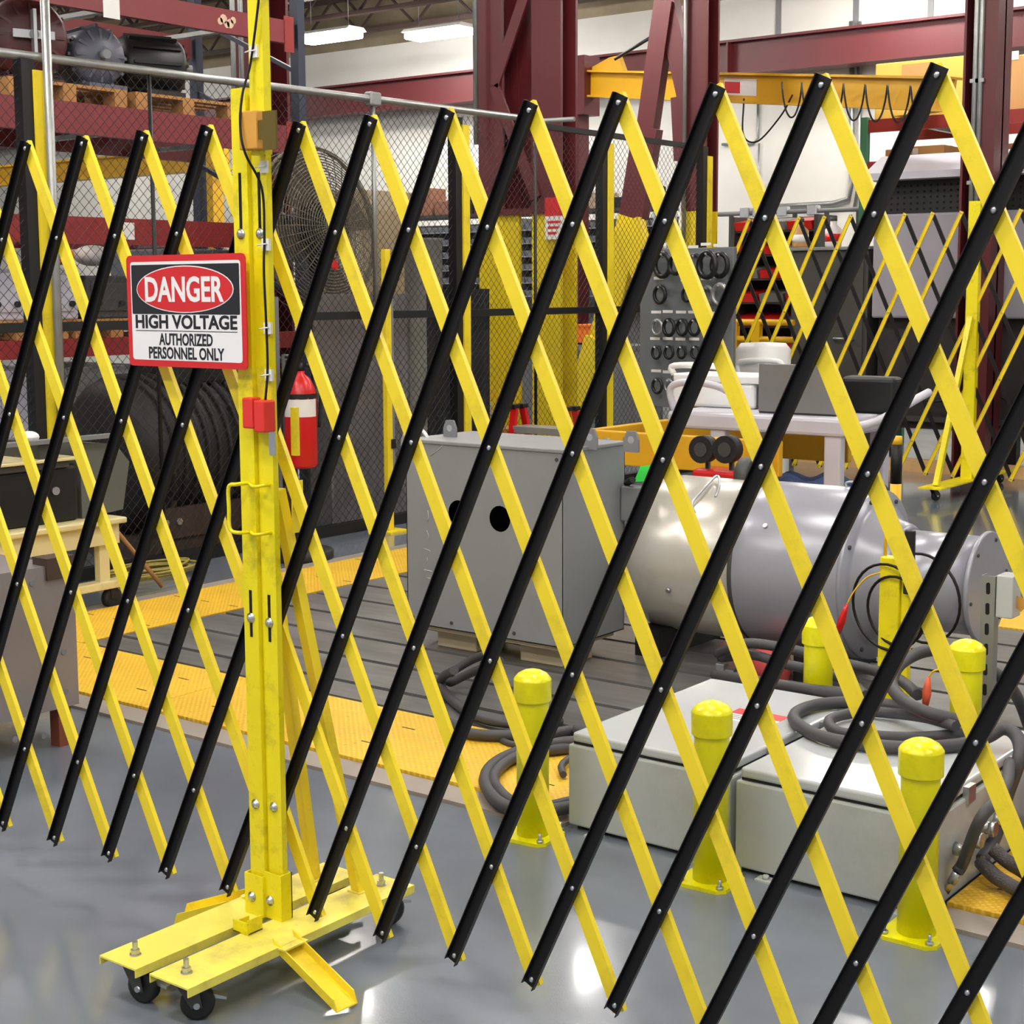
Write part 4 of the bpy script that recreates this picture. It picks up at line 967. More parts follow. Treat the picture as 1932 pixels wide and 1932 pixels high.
# cream cart with tool box machine
cy0, cy1, cx0, cx1 = 3.75, 4.93, -6.75, -6.2
zt = PX(170, 985, cx1).z
CT = thing('cream_cart', 'cream coloured steel cart on black casters beside the tread plate', 'cart', (-6.5, 4.3, 0))
b = nbm(); bbox(b, cx0, cx1, cy0, cy1, zt - .03, zt, .008); part('top', b, CREAM, CT)
b = nbm(); box(b, cx0 + .03, cx1 - .03, cy0 + .03, cy1 - .03, zt - .13, zt - .03); part('apron', b, CREAM, CT)
for x in (cx0 + .05, cx1 - .09):
    for y in (cy0 + .04, cy1 - .14):
        b = nbm(); box(b, x, x + .04, y, y + .06, .14, zt - .13); part('leg', b, CREAM, CT)
    b = nbm(); bbox(b, x - .02, x + .06, cy0 - .02, cy1 + .02, .105, .145, .006); part('runner', b, CREAM, CT)
    for y in (cy0 + .06, cy1 - .06):
        b = nbm(); lathe(b, [(.04, -.02), (.052, -.016), (.052, .016), (.04, .02)], (x + .02, y, .052), (1, 0, 0), 20); box(b, x - .005, x - .001, y - .02, y + .02, .05, .105); box(b, x + .041, x + .045, y - .02, y + .02, .05, .105); part('caster', b, RUB, CT)
TB = thing('bench_grinder_case', 'black machine case with grey lid plate on the cream cart', 'machine', (-6.45, 4.3, zt))
z1 = PX(100, 905, cx1).z; z2 = PX(60, 840, cx1).z
b = nbm(); bbox(b, -6.68, -6.3, 3.8, 4.72, zt, z1 + .05, .02); part('case', b, BLKM, TB)
b = nbm(); bbox(b, -6.7, -6.26, 3.76, 4.7, z1 + .075, z1 + .09, .004); part('cream_strip', b, CREAM, TB)
b = nbm(); bbox(b, -6.68, -6.28, 3.8, 4.66, z1 + .04, z1 + .078, .01); part('lid', b, DKGREY, TB)
b = nbm(); beam(b, (-6.30, 3.7, z2 + .0), (-6.30, 5.05, z2 + .0), .05, .02); part('guide_bar', b, MIDGREY, TB)
for ya_ in (4.0, 4.5):
    b = nbm(); box(b, -6.6, -6.3, ya_, ya_ + .08, z1 + .09, z2); part('bar_bracket', b, DKGREY, TB)
q = PX(103, 926, -6.3); b = nbm(); cyl(b, (-6.3, q.y, q.z), (-6.285, q.y, q.z), .02, seg=16); part('round_knob', b, STEEL, TB)
b = nbm(); q = PX(67, 838, -6.4); bmesh.ops.create_uvsphere(b, u_segments=16, v_segments=8, radius=.05); b.transform(Matrix.Translation((-6.45, q.y, z2 + .012)) @ Matrix.Diagonal((1, 1, .6, 1))); part('dome_knob', b, WHITE, TB)
b = nbm(); prism(b, [(-6.32, 4.75, zt), (-6.32, 5.0, zt + .02), (-6.32, 5.05, z1 + .03), (-6.32, 4.97, z2 - .05), (-6.32, 4.75, z2 - .02)], (-.25, 0, 0)); part('grey_guard', b, M('greenish_grey', (92, 94, 88), .6), TB)
# yellow cable heap behind the caster
c = G(280, 1100); P = []
random.seed(3)
for k in range(40):
    a = k * .9; rr = .12 + .1 * random.random(); P.append((c.x - .1 + rr * .8 * math.cos(a), c.y + .1 + rr * 1.5 * math.sin(a), .02 + .0012 * k + .004 * random.random()))
cable('extension_lead', P, .007, 'tangled heap of yellow and black extension lead on the floor by the fence', 5, M('yellow_black_lead', (150, 136, 60), .6, 0, .6, 30), 6)
p0, p1 = G(170, 1045, .25), G(197, 1090, .03); b = nbm(); tube(b, [(-6.6, 5.15, .35), (-6.42, 5.32, .02)], .012, 8); solo('wooden_stick', b, WOOD, 'short wooden stick leaning against the dark base frame', 'stick')
# ================================================================== pallet rack on the left (beams along Y)
XR = -8.3; XB = -9.4
RK = thing('pallet_rack', 'tall pallet rack with maroon beams behind the chain link fence', 'rack', (-8.85, 6, 0))
yU = PX(550, 120, XR).y
def rz(px, py): return PX(px, py, XR).z
lev = [(rz(64, 246), rz(64, 185)), (rz(200, 461), rz(200, 411)), (rz(100, 675), rz(100, 640))]
top = (rz(475, 72) + .0, rz(475, 28))
for i, (z0, z1) in enumerate(lev + [top]):
    for X in (XR, XB):
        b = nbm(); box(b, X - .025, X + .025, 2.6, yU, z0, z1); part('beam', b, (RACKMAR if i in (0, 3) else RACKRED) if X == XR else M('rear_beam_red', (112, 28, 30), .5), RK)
    for y in (3.6, 4.6, 5.6, 6.6, 7.6):
        b = nbm(); box(b, XB, XR, y, y + .05, z0 + .02, z0 + .05); part('deck_bar', b, GALV, RK)
for y in (2.6, yU, yU - 3.5):
    for X in (XR - .0, XB):
        b = nbm(); channel(b, (X, y + .03, 0), (X, y + .03, 4.6), .08, .07, .006, (0, 1, 0)); up = part('upright', b, RACKBLUE, RK)
        b = nbm(); box(b, X - .08, X + .08, y, y + .12, 0, .012); part('foot_plate', b, RACKBLUE, up)
    b = nbm(); z = .4
    while z < 4.2:
        beam(b, (XR, y + .06, z), (XB, y + .06, z + .5), .03, .03); z += .55
    part('frame_lacing', b, RACKBLUE, RK, kind='stuff')
for z0, z1 in (lev[0], top):
    b = nbm(); box(b, XR + .02, XR + .03, yU - .09, yU, z0 - .06, z1 + .03); part('beam_end_plate', b, RACKRED, RK)
# stickers on the beams
for (px, py, w, h) in ((210, 15, .13, .13), (243, 436, .09, .11)):
    q = PX(px, py, XR + .026); b = nbm(); box(b, XR + .0255, XR + .028, q.y - w / 2, q.y + w / 2, q.z - h / 2, q.z + h / 2); part('sticker', b, PAPER, RK)
q = PX(428, 42, XR + .026); b = nbm()
for k in range(5):
    cyl(b, (XR + .0252, q.y + (k - 2) * .03, q.z + .02 * math.sin(k * 2)), (XR + .027, q.y + (k - 2) * .03, q.z + .02 * math.sin(k * 2)), .025 + .008 * (k % 2), seg=9)
part('scuff_patch', b, M('scuffed_cream', (206, 176, 150), .7), RK)
# pallets
def pallet(X0, Y0, z, label, L=1.0, Wd=1.0):
    t = thing('wooden_pallet', label, 'pallet', (X0, Y0, z), 0, 'wooden pallets on the rack')
    for k in range(7):
        b = nbm(); x = -Wd / 2 + (Wd - .1) * k / 6; box(b, x, x + .1, -L / 2, L / 2, .10, .12); part('deck_board', b, WOOD, t, False)
    for k in range(3):
        y = -L / 2 + (L - .1) * k / 2
        for kk in range(3):
            x = -Wd / 2 + (Wd - .12) * kk / 2; b = nbm(); box(b, x, x + .12, y, y + .1, .018, .10); part('block', b, WOOD, t, False)
        b = nbm(); box(b, -Wd / 2, Wd / 2, y, y + .1, 0, .018); part('bottom_board', b, WOOD, t, False)
    return t
zP = lev[0][1]
pallet(-8.83, PX(150, 180, XR).y - .05, zP, 'wooden pallet under the dark red motor on the rack', .9)
pallet(-8.83, PX(340, 190, XR).y + .1, zP, 'wooden pallet under the black motor on the rack', .9)
# motors on the pallets
def rackmotor(Yc, R, L, mat, label, ax, X=-8.7, ribs=12):
    z = zP + .12 + R + .03; ax = Vector(ax).normalized(); c0 = Vector((X, Yc, z)); u, w = basis(ax)
    t = thing('stored_motor', label, 'motor', (X, Yc, zP + .12), 0, 'motors stored on the rack pallets')
    b = nbm(); lathe(b, [(.06, -L / 2 - .05), (R * .55, -L / 2 - .04), (R * .9, -L / 2), (R, -L / 2 + .03), (R, L / 2 - .03), (R * .9, L / 2), (R * .5, L / 2 + .03), (.06, L / 2 + .04)], c0, ax, 28); part('housing', b, mat, t)
    for k in range(ribs):
        a = 2 * PI * k / ribs; d = u * math.cos(a) + w * math.sin(a); c = c0 + d * R
        b = nbm(); beam(b, c - ax * L * .4, c + ax * L * .4, .02, .035, d); part('rib', b, mat, t)
        e = c0 + ax * (L / 2 + .02); b = nbm(); beam(b, e + d * R * .3, e + d * R * .88 - ax * .02, .018, .03, ax); part('end_rib', b, mat, t)
    b = nbm(); box(b, X - .2, X + .2, Yc - R * .8, Yc + R * .8, zP + .12, zP + .16); part('foot', b, mat, t)
    e = c0 + ax * (L / 2 + .03)
    b = nbm(); cyl(b, e, e + ax * .07, .03, seg=12); part('shaft', b, MIDGREY, t)
    return t, e, ax
t, e, ax = rackmotor(PX(120, 90, XR).y - .05, .25, .5, M('oxblood_paint', (74, 28, 30), .45), 'dark red motor with a steel coupling bracket on the rack', (.9, -.3, 0))
b = nbm(); s_ = Vector((.3, .9, 0)).normalized(); beam(b, e + ax * .05 - s_ * .13, e + ax * .05 + s_ * .13, .02, .05); beam(b, e + ax * .06 - Vector((0, 0, .15)), e + ax * .06 + Vector((0, 0, .15)), .06, .02, s_); part('coupling_bracket', b, ALU, t)
rackmotor(PX(225, 85, XR).y, .19, .34, M('slate_motor', (84, 86, 98), .45), 'slate grey motor between the dark red and black motors on the rack', (.95, -.2, 0), -8.62)
rackmotor(PX(330, 105, XR).y + .02, .19, .42, BLKM, 'black motor on the rack pallet nearest the dark blue upright', (.35, 1, 0), -8.6)
# things on the lower shelves
zS = lev[1][0]; z3 = lev[2][1]
pallet(-8.83, PX(60, 590, XR).y - .05, z3, 'wooden pallet under the grey instrument boxes on the lower shelf', .68)
pallet(-8.83, PX(190, 590, XR).y + .15, z3, 'wooden pallet under the dark grey case on the lower shelf', .66)
def shelfbox(px0, px1, pyt, zb, mat, label, X=-8.42, d=.6, name='instrument_box', cat='box'):
    y0, y1 = PX(px0, 500, X).y, PX(px1, 500, X).y; zt = PX((px0 + px1) / 2, pyt, X).z
    t = thing(name, label, cat, (X - d / 2, (y0 + y1) / 2, zb))
    b = nbm(); bbox(b, X - d, X, y0, y1, zb, zt, .012); part('body', b, mat, t)
    b = nbm(); bbox(b, X, X + .01, y0 + .04, y1 - .04, zb + .05, zt - .05, .004); part('front_panel', b, mat, t)
    for k in (0, 1):
        b = nbm(); y = y0 + (y1 - y0) * (.25 + .5 * k); cyl(b, (X + .01, y, zb + .1), (X + .03, y, zb + .1), .02, seg=10); part('knob', b, BLKM, t)
    return t
shelfbox(-30, 45, 515, z3 + .12, M('lilac_box', (176, 174, 186), .5), 'lilac grey instrument box at the pallet end on the lower shelf')
shelfbox(85, 145, 505, z3 + .12, MATS['lilac_box'], 'lilac grey instrument box behind the galvanised pole on the lower shelf')
shelfbox(160, 245, 520, z3 + .12, DKGREY, 'dark grey instrument case on the lower shelf beside the sign')
shelfbox(330, 445, 470, z3 + .02, M('shelf_grey', (120, 124, 132), .5), 'mid grey equipment box on the lower shelf near the yellow post', d=.7)
c = PX(118, 505, -8.6); blob('hard_hat', Vector((-8.6, c.y - .06, PX(118, 505, -8.42).z + .085)), (.14, .12, .07), ORANGE, 'orange hard hat on top of the lilac grey box', 'hard hat')
c = PX(145, 505, -8.6); blob('hard_hat', Vector((-8.6, c.y + .13, PX(118, 505, -8.42).z + .085)), (.14, .12, .07), WHITE, 'white hard hat next to the orange one on the box', 'hard hat')
# bottom bay: metal baskets and boxes below the lowest beam
MESHM = M('wire_basket', (150, 150, 148), .4, .6, .5, 60, .5, 90)
shelfbox(115, 250, 690, .3, MESHM, 'grey woven wire basket under the lowest red rack beam', d=.7, name='wire_basket', cat='basket')
shelfbox(-20, 60, 700, .3, MATS['lilac_box'], 'grey cabinet under the lowest rack beam beside the galvanised pole', d=.6, name='small_cabinet', cat='cabinet')

# ================================================================== far background
# yellow travelling crane beam seen through the rack
z0 = PY(200, 333, 15.5).z; z1 = PY(200, 300, 15.5).z
t = thing('crane_girder', 'amber yellow crane girder seen through the open rack bays', 'crane girder', (-18, 15.5, z0))
b = nbm(); box(b, -26, -17.0, 15.45, 15.55, z0, z1); part('web', b, YCRANE, t)
b = nbm(); box(b, -26, -17.0, 15.38, 15.62, z1, z1 + .03); part('top_flange', b, YCRANE, t)
b = nbm(); box(b, -26, -17.0, 15.38, 15.62, z0 - .03, z0); part('bottom_flange', b, YCRANE, t)
for x in (-25, -17.3):
    b = nbm(); box(b, x - .1, x + .1, 15.4, 15.6, 0, z0 - .03); part('support_leg', b, YCRANE, t)
# white tarp-covered stock behind the rack (bright area)
# ---- laced crane columns
def column(Y, xs, w, zy, label, dp=.24, ws=None):
    t = thing('crane_column', label, 'column', ((xs[0] + xs[-1]) / 2 + w / 2, Y, 0))
    for x, w in zip(xs, ws or [w] * len(xs)):
        for z0, z1, m_, nm in ((zy, 6.05, MAROON, 'leg'), (0, zy, YCOL, 'painted_leg')):
            b = nbm(); tt = .03
            box(b, x, x + w, Y, Y + tt, z0, z1); box(b, x, x + w, Y + dp - tt, Y + dp, z0, z1); box(b, x + w / 2 - tt / 2, x + w / 2 + tt / 2, Y + tt, Y + dp - tt, z0, z1); part(nm, b, m_, t)
    return t
Y = 10.6; xa0 = PY(903, 300, Y).x; xa1 = PY(978, 300, Y).x; xb0 = PY(1003, 300, Y).x; xb1 = PY(1058, 300, Y).x
zy = PY(990, 398, Y).z
C1 = column(Y, (xa0, xb0), xb1 - xb0, zy, 'massive twin legged maroon column with yellow painted lower part behind the fence', ws=[PY(948, 300, Y).x - xa0, xb1 - xb0])
b = nbm(); box(b, PY(940, 300, Y).x, xa1, Y + .22, Y + .25, zy, 6.05); part('inner_plate', b, MAROON, C1)
b = nbm(); box(b, PY(948, 300, Y).x, xa1, Y + .01, Y + .04, 0, zy); part('gusset_plate', b, YCOL, C1)
def lace(z0, z1, n, mt):
    for k in range(n):
        za = z0 + (z1 - z0) * k / n; zb_2 = z0 + (z1 - z0) * (k + 1) / n
        if k % 2 == 0: za, zb_2 = zb_2, za
        b = nbm(); beam(b, (PY(935, 300, Y).x, Y - .015, za), (xb0 + .06, Y - .015, zb_2), .1, .02, (0, 1, 0)); part('lacing_bar', b, mt, C1)
lace(zy + .1, zy + .1 + 4 * .95, 4, MAROON)
for zz in (zy - .03,):
    b = nbm(); box(b, xa0 - .03, xb1 + .03, Y - .03, Y + .27, zz, zz + .05); part('tie_plate', b, MAROON, C1)
b = nbm(); box(b, xa0 - .1, xb1 + .1, Y - .1, Y + .45, 0, .04); part('base_plate', b, YCOL, C1)
q = PY(1050, 412, Y - .05); sgn2 = thing('warning_sign', 'small red and white warning sign on the yellow painted column', 'sign', (q.x, Y - .06, q.z - .15))
b = nbm(); box(b, q.x - .1, q.x + .1, Y - .075, Y - .065, q.z - .17, q.z + .17); part('panel', b, PAPER, sgn2)
b = nbm(); box(b, q.x - .1, q.x + .1, Y - .078, Y - .0752, q.z + .02, q.z + .17); part('header', b, SIGNR, sgn2)
b = nbm(); 
for kk in range(3): box(b, q.x - .07, q.x + .06 - .02 * kk, Y - .078, Y - .0752, q.z - .04 - .045 * kk, q.z - .02 - .045 * kk)
part('print', b, SIGNR, sgn2, kind='stuff')
Y = 13.0; xr0 = PY(1286, 300, Y).x; xr1 = PY(1331, 300, Y).x; zy = PY(1320, 398, Y).z
C2 = column(Y, (xr0,), xr1 - xr0, zy, 'maroon column with slanted braces and yellow lower part beside the jib crane')
for (ax_, ay, bx, by, mt) in ((1246, 0, 1212, 240, MAROON), (1212, 240, 1185, 410, MAROON), (1185, 410, 1130, 640, YCOL), (1246, 0, 1286, 180, MAROON), (1286, 180, 1292, 300, MAROON), (1185, 420, 1225, 540, YCOL)):
    p, q = PY(ax_, ay, Y + .1), PY(bx, by, Y + .1); dy_ = Vector((0, .017 * (bx % 9), 0)); p = p + dy_; q = q + dy_
    b = nbm(); beam(b, p, q, .28 if mt is YCOL or ay >= 180 else .2, .12, (0, 1, 0)); part('slanted_brace', b, mt, C2)
p = PY(1130, 640, Y + .1); b = nbm(); beam(b, p, (p.x - .35, Y + .1, 0), .28, .12, (0, 1, 0)); part('slanted_brace', b, YCOL, C2)
b = nbm(); cyl(b, (xr0 + .05, Y - .03, 2.0), (xr0 + .05, Y - .03, 6.0), .02, seg=8); part('conduit', b, GALV, C2)
# conduit beside the first column
x = PY(897, 100, 10.5).x; b = nbm(); cyl(b, (x, 10.5, 2.8), (x, 10.5, 6.04), .022, seg=10); solo('conduit', b, GALV, 'galvanised conduit dropping beside the twin legged column', 'conduit')
# maroon column behind the rack end with two conduits
X = -9.75; ya, yb = PX(497, 100, X).y, PX(545, 100, X).y
t = thing('crane_column', 'maroon column standing behind the end of the pallet rack', 'column', (X - .2, (ya + yb) / 2, 0))
for a_ in (ya, yb - .03):
    b = nbm(); box(b, X - .4, X, a_, a_ + .03, 0, 6.05); part('flange', b, MAROON, t)
b = nbm(); box(b, X - .22, X - .18, ya + .03, yb - .03, 0, 6.05); part('web', b, MAROON, t)
for px in (440, 455):
    q = PX(px, 100, X + .05); b = nbm(); cyl(b, (X + .05, q.y, 1.5), (X + .05, q.y, 6.04), .02, seg=8); solo('conduit', b, GALV, ('galvanised conduit running up behind the rack', 'galvanised conduit running up between the rack and the maroon column')[px == 455], 'conduit')
# ---- jib crane
Y = 14.6
jz0, jz1 = PY(1110, 183, Y), PY(1110, 133, Y); ez0, ez1 = PY(1800, 197, Y - 1.6), PY(1800, 160, Y - 1.6)
JC = thing('jib_crane', 'yellow jib crane arm reaching out from the slanted maroon column', 'jib crane', (jz0.x, Y, jz0.z))
p = Vector((jz0.x, Y, (jz0.z + jz1.z) / 2)); q = Vector((ez0.x, Y - 1.6, (ez0.z + ez1.z) / 2))
b = nbm(); ibeam(b, p, q, .16, jz1.z - jz0.z, .022); part('jib_arm', b, YCRANE, JC)
b = nbm(); prism(b, [PY(1105, 133, Y), PY(1175, 133, Y), PY(1165, 105, Y), PY(1150, 108, Y)], (0, .1, 0)); part('tie_bracket', b, YCRANE, JC)
b = nbm(); tube(b, [PY(1160, 112, Y), PY(1245, 60, Y)], .018, 6); part('tie_rod', b, BLKM, JC)
b = nbm(); m0 = p.lerp(q, .46); box(b, m0.x, m0.x + .35, m0.y - .32, m0.y - .25, m0.z - .07, m0.z + .09)
b.free(); b = nbm(); d = (q - p).normalized(); n_ = d.cross(Vector((0, 0, 1))).normalized(); n_ = n_ if n_.y < 0 else -n_
a = p.lerp(q, .44) + n_ * .012; c = p.lerp(q, .53) + n_ * .012
prism(b, [a - Vector((0, 0, .07)), c - Vector((0, 0, .07)), c + Vector((0, 0, .09)), a + Vector((0, 0, .09))], n_ * .004); part('rating_plate', b, PAPER, JC)
b = nbm(); a2 = a.lerp(c, .02) + n_ * .005; c2_ = a.lerp(c, .5) + n_ * .005
prism(b, [a2 - Vector((0, 0, .05)), c2_ - Vector((0, 0, .05)), c2_ + Vector((0, 0, .06)), a2 + Vector((0, 0, .06))], n_ * .002); part('red_print', b, SIGNR, JC)
P = []
for k in range(60):
    f = .62 + .36 * k / 59; s = p.lerp(q, f) + n_ * (.12 + .04 * math.sin(k * .75)); P.append(s + Vector((0, 0, -.1 + .16 * math.cos(k * .75))))
b = nbm(); tube(b, catmull(P, 4), .009, 5); part('festoon_cable', b, BLKM, JC)
P = [p.lerp(q, .5) + Vector((0, -.05, -.1)), p.lerp(q, .5) + Vector((0, -.05, -.45)), p.lerp(q, .54) + Vector((0, -.05, -.5)), p.lerp(q, .6) + Vector((0, -.05, -.25)), p.lerp(q, .63) + Vector((0, -.05, -.05))]
b = nbm(); tube(b, catmull(P, 6), .009, 5); part('festoon_cable', b, BLKM, JC)
b = nbm(); xx = p.lerp(q, .0); box(b, xx.x - .12, xx.x + .05, Y - .15, Y + .15, jz0.z - .2, jz1.z + .15); part('pivot_block', b, MAROON, JC)
b = nbm(); box(b, xx.x - .14, xx.x - .06, Y - .1, Y + .1, 0, jz0.z + .1); part('mast', b, MAROON, JC)
# ---- wall services
def pipe(name, P, r, label, mat=GALV, cat='conduit'):
    P = [Vector((p.x, 17.978 - r, p.z)) for p in P]; b = nbm(); tube(b, P, r, 8); return solo(name, b, mat, label, cat)
W_ = 17.93
pipe('conduit', [PY(1428, 185, W_), PY(1428, 260, W_), PY(1420, 270, W_), PY(1360, 272, W_)], .018, 'thin conduit with an elbow on the far white wall')
pipe('conduit', [PY(1430, 270, W_), PY(1428, 400, W_)], .014, 'thin conduit dropping down the far wall under the junction')
pipe('conduit', [PY(1606, 40, W_), PY(1606, 340, W_), PY(1600, 375, W_), PY(1570, 384, W_), PY(1460, 390, W_)], .035, 'pale conduit bending along the bottom of the white wall panel')
pipe('conduit', [PY(1620, 40, W_), PY(1620, 345, W_), PY(1612, 392, W_)], .03, 'straight conduit running down the wall beside the green rack upright')
# ---- dark column with conduits at the right
Y = 12.4
x0, x1 = PY(1817, 200, Y).x, PY(1880, 200, Y).x
t = thing('crane_column', 'dark maroon column with two conduits in front of the cardboard boxes', 'column', ((x0 + x1) / 2, Y, 0))
for a_, b_ in ((x0, x0 + .02), (x1 - .11, x1)):
    b = nbm(); box(b, a_, b_, Y - .02, Y + .3, 0, 6.05); part('flange', b, MAROON, t)
b = nbm(); box(b, x0, x1, Y + .13, Y + .16, 0, 6.05); part('web', b, MAROON, t)
for px in (1838, 1848):
    c = PY(px, 200, Y - .03); b = nbm(); cyl(b, (c.x, Y - .03, 1.0), (c.x, Y - .03, 6.0), .021, seg=10); part('conduit', b, GALV, t)
    for z in (2.4, 3.2, 4.0):
        b = nbm(); box(b, c.x - .035, c.x + .035, Y - .05, Y - .0, z, z + .03); part('conduit_strap', b, GALV, t)
# ---- right hand carton rack
Y = 14.3
R2 = thing('carton_rack', 'red beam rack with green upright holding cardboard cartons', 'rack', (-5.5, Y, 0))
def py_(px, py): return PY(px, py, Y)
xL, xRr = py_(1640, 260).x, -1.2
for (z0, z1) in ((py_(1650, 250).z, py_(1650, 226).z), (py_(1650, 305).z - .12, py_(1650, 305).z)):
    for yy in (Y, Y + 1.0):
        b = nbm(); box(b, xL, xRr, yy - .025, yy + .025, z0, z1); part('beam', b, RACKRED, R2)
    for x in range(5):
        xx = xL + .5 + x * 1.0; b = nbm(); box(b, xx, xx + .05, Y, Y + 1.0, z0 + .02, z1 - .002); part('deck_bar', b, GALV, R2)
for x in (xL - .07, xRr):
    for yy in (Y, Y + 1.0):
        b = nbm(); channel(b, (x + .03, yy - .04, 0), (x + .03, yy - .04, py_(1650, 225).z + .02), .07, .07, .006, (0, 1, 0)); part('upright', b, GREENP if x < -4 else GREENP, R2)
zb1, zb2 = py_(1650, 226).z, py_(1650, 305).z
def carton(px0, px1, pyt, zb, mat, label, d=.6, yoff=.05, lab=None, tape=True):
    x0, x1 = PY(px0, 200, Y).x, PY(px1, 200, Y).x; zt = PY((px0 + px1) / 2, pyt, Y).z; y0 = Y + yoff
    t = thing('carton', label, 'carton', ((x0 + x1) / 2, y0 + d / 2, zb), 0, 'cartons on the right hand rack')
    b = nbm(); bbox(b, x0, x1, y0, y0 + d, zb, zt, .008); part('box', b, mat, t)
    if tape:
        b = nbm(); box(b, x0 + .004, x1 - .004, y0 + d / 2 - .03, y0 + d / 2 + .03, zt, zt + .002); part('tape', b, BEIGE, t)
    if lab:
        a, c = PY(lab[0], lab[1], y0), PY(lab[2], lab[3], y0); b = nbm(); box(b, a.x, c.x, y0 - .003, y0, c.z, a.z); part('label', b, PAPER if len(lab) < 5 else lab[4], t)
    return t
carton(1646, 1812, 112, zb1, CARDY, 'big pale yellow carton with a tan patch on the upper rack beam', .8, .05, (1702, 122, 1760, 150, CARD))
carton(1872, 2010, 100, zb1, CARD, 'big brown cardboard carton with white label on the upper rack beam', .8, .05, (1898, 98, 1922, 112))
carton(1668, 1720, 280, zb2, CARD, 'small brown carton at the green upright on the lower rack beam', .4)
carton(1722, 1782, 274, zb2, CARD, 'small brown carton with white sticker on the lower rack beam', .4, .02, (1722, 280, 1732, 292))
carton(1870, 1925, 270, zb2, M('red_brown_carton', (176, 120, 84), .8), 'small reddish brown carton with a white label by the dark column', .4, .05, (1882, 274, 1902, 290))
b = nbm(); x = py_(1720, 224).x; prism(b, [(x - .15, Y - .1, zb1 + .005), (x + .25, Y - .14, zb1 + .03), (x + .3, Y + .03, zb1 + .03), (x - .1, Y + .03, zb1 + .005)], (0, 0, .006)); solo('loose_cardboard', b, CARDY, 'loose pale cardboard flap sticking out over the red beam', 'cardboard')

# ---- big grey hooded machine at the right
Y = 12.9
HM = thing('hooded_machine', 'big lilac grey machine with pale hood and black perforated vent', 'machine', (-5.0, Y + .6, 0))
x0 = PY(1648, 400, Y).x; x1 = -1.6
zA, zB, zC, zD = PY(1650, 600, Y).z, PY(1650, 405, Y).z, PY(1650, 342, Y).z, PY(1650, 318, Y).z
b = nbm(); bbox(b, x0, x1, Y, Y + 1.1, zA, zB, .02); part('front_panel', b, PANEL, HM)
b = nbm(); box(b, x0 + .05, x1, Y + .1, Y + 1.0, zB, zC); part('vent_housing', b, BLKM, HM)
b = nbm()
for r_ in range(6):
    for c_ in range(40):
        xx = x0 + .12 + c_ * .06; zz = zB + .04 + r_ * .05
        if zz < zC - .03: cyl(b, (xx, Y + .098, zz), (xx, Y + .1, zz), .012, seg=6)
part('vent_hole', b, HOLE, HM, kind='stuff')
b = nbm(); prism(b, [(x0 - .05, Y - .1, zC), (x0 - .05, Y - .1, zC + .06), (x0 - .05, Y + .25, zD + .12), (x0 - .05, Y + 1.1, zD + .12), (x0 - .05, Y + 1.1, zC)], (x1 - x0 + .05, 0, 0)); part('hood', b, M('pale_lilac_hood', (186, 184, 194), .4), HM)
b = nbm(); box(b, x0 + .02, x1, Y + .12, Y + 1.1, .35, zA); part('lower_housing', b, M('charcoal_machine', (44, 40, 40), .6), HM)
for x in (x0 + .05, x0 + 1.2, x1 - .15):
    b = nbm(); box(b, x, x + .1, Y + .1, Y + .2, .0, .36); part('leg', b, BLKM, HM)
b = nbm()
tube(b, catmull([(x0 + .2, Y + .05, .75), (x0 + .6, Y - .0, .6), (x0 + 1.0, Y + .05, .72), (x0 + 1.4, Y, .55)], 6), .012, 6); part('hose', b, RUB, HM)
b = nbm(); box(b, x0 + .1, x1, Y + .02, Y + .12, .42, .46); part('front_rail', b, DKGREY, HM)
# timber and pallets on the floor under it
for i, (px, w) in enumerate(((1560, 'end'), (1700, 'middle'), (1850, 'right'))):
    c = G(px, 888 + i * 6); b = nbm(); box(b, c.x, c.x + .62, 12.72, 12.86, .02 if False else 0, .1); solo('timber_block', b, WOODL, ('light timber beam on the floor below the dark cabinet', 'light timber beam on the floor below the hooded machine', 'light timber beam on the floor behind the far barrier post')[i], 'timber', 'timber beams under the machines')
b = nbm(); box(b, PY(1500, 850, 12.9).x, PY(1640, 850, 12.9).x, 12.88, 13.5, 0, .14); solo('timber_pallet', b, WOODL, 'light timber pallet under the dark grey cabinet', 'pallet')
# ---- dark grey cabinet
Y = 12.95
x0, x1 = PY(1492, 600, Y).x, PY(1640, 600, Y).x - .02; zt = PY(1560, 466, Y).z
t = thing('dark_cabinet', 'tall dark grey cabinet with pale top edge behind the far barrier', 'cabinet', ((x0 + x1) / 2, Y + .4, .14))
b = nbm(); bbox(b, x0, x1, Y, Y + .6, .14, zt - .03, .01); part('body', b, DKGREY, t)
b = nbm(); bbox(b, x0 - .02, x1 + .02, Y - .03, Y + .62, zt - .03, zt, .006); part('top', b, MIDGREY, t)
b = nbm(); box(b, x0 + .04, x1 - .04, Y - .012, Y, .3, zt - .1); d = part('door', b, M('door_charcoal', (66, 66, 63), .5), t)
b = nbm(); tube(b, [(x1 - .12, Y - .01, 1.12), (x1 - .12, Y - .05, 1.13), (x1 - .3, Y - .05, 1.13), (x1 - .3, Y - .01, 1.12)], .01, 6); part('handle', b, STEEL, d)
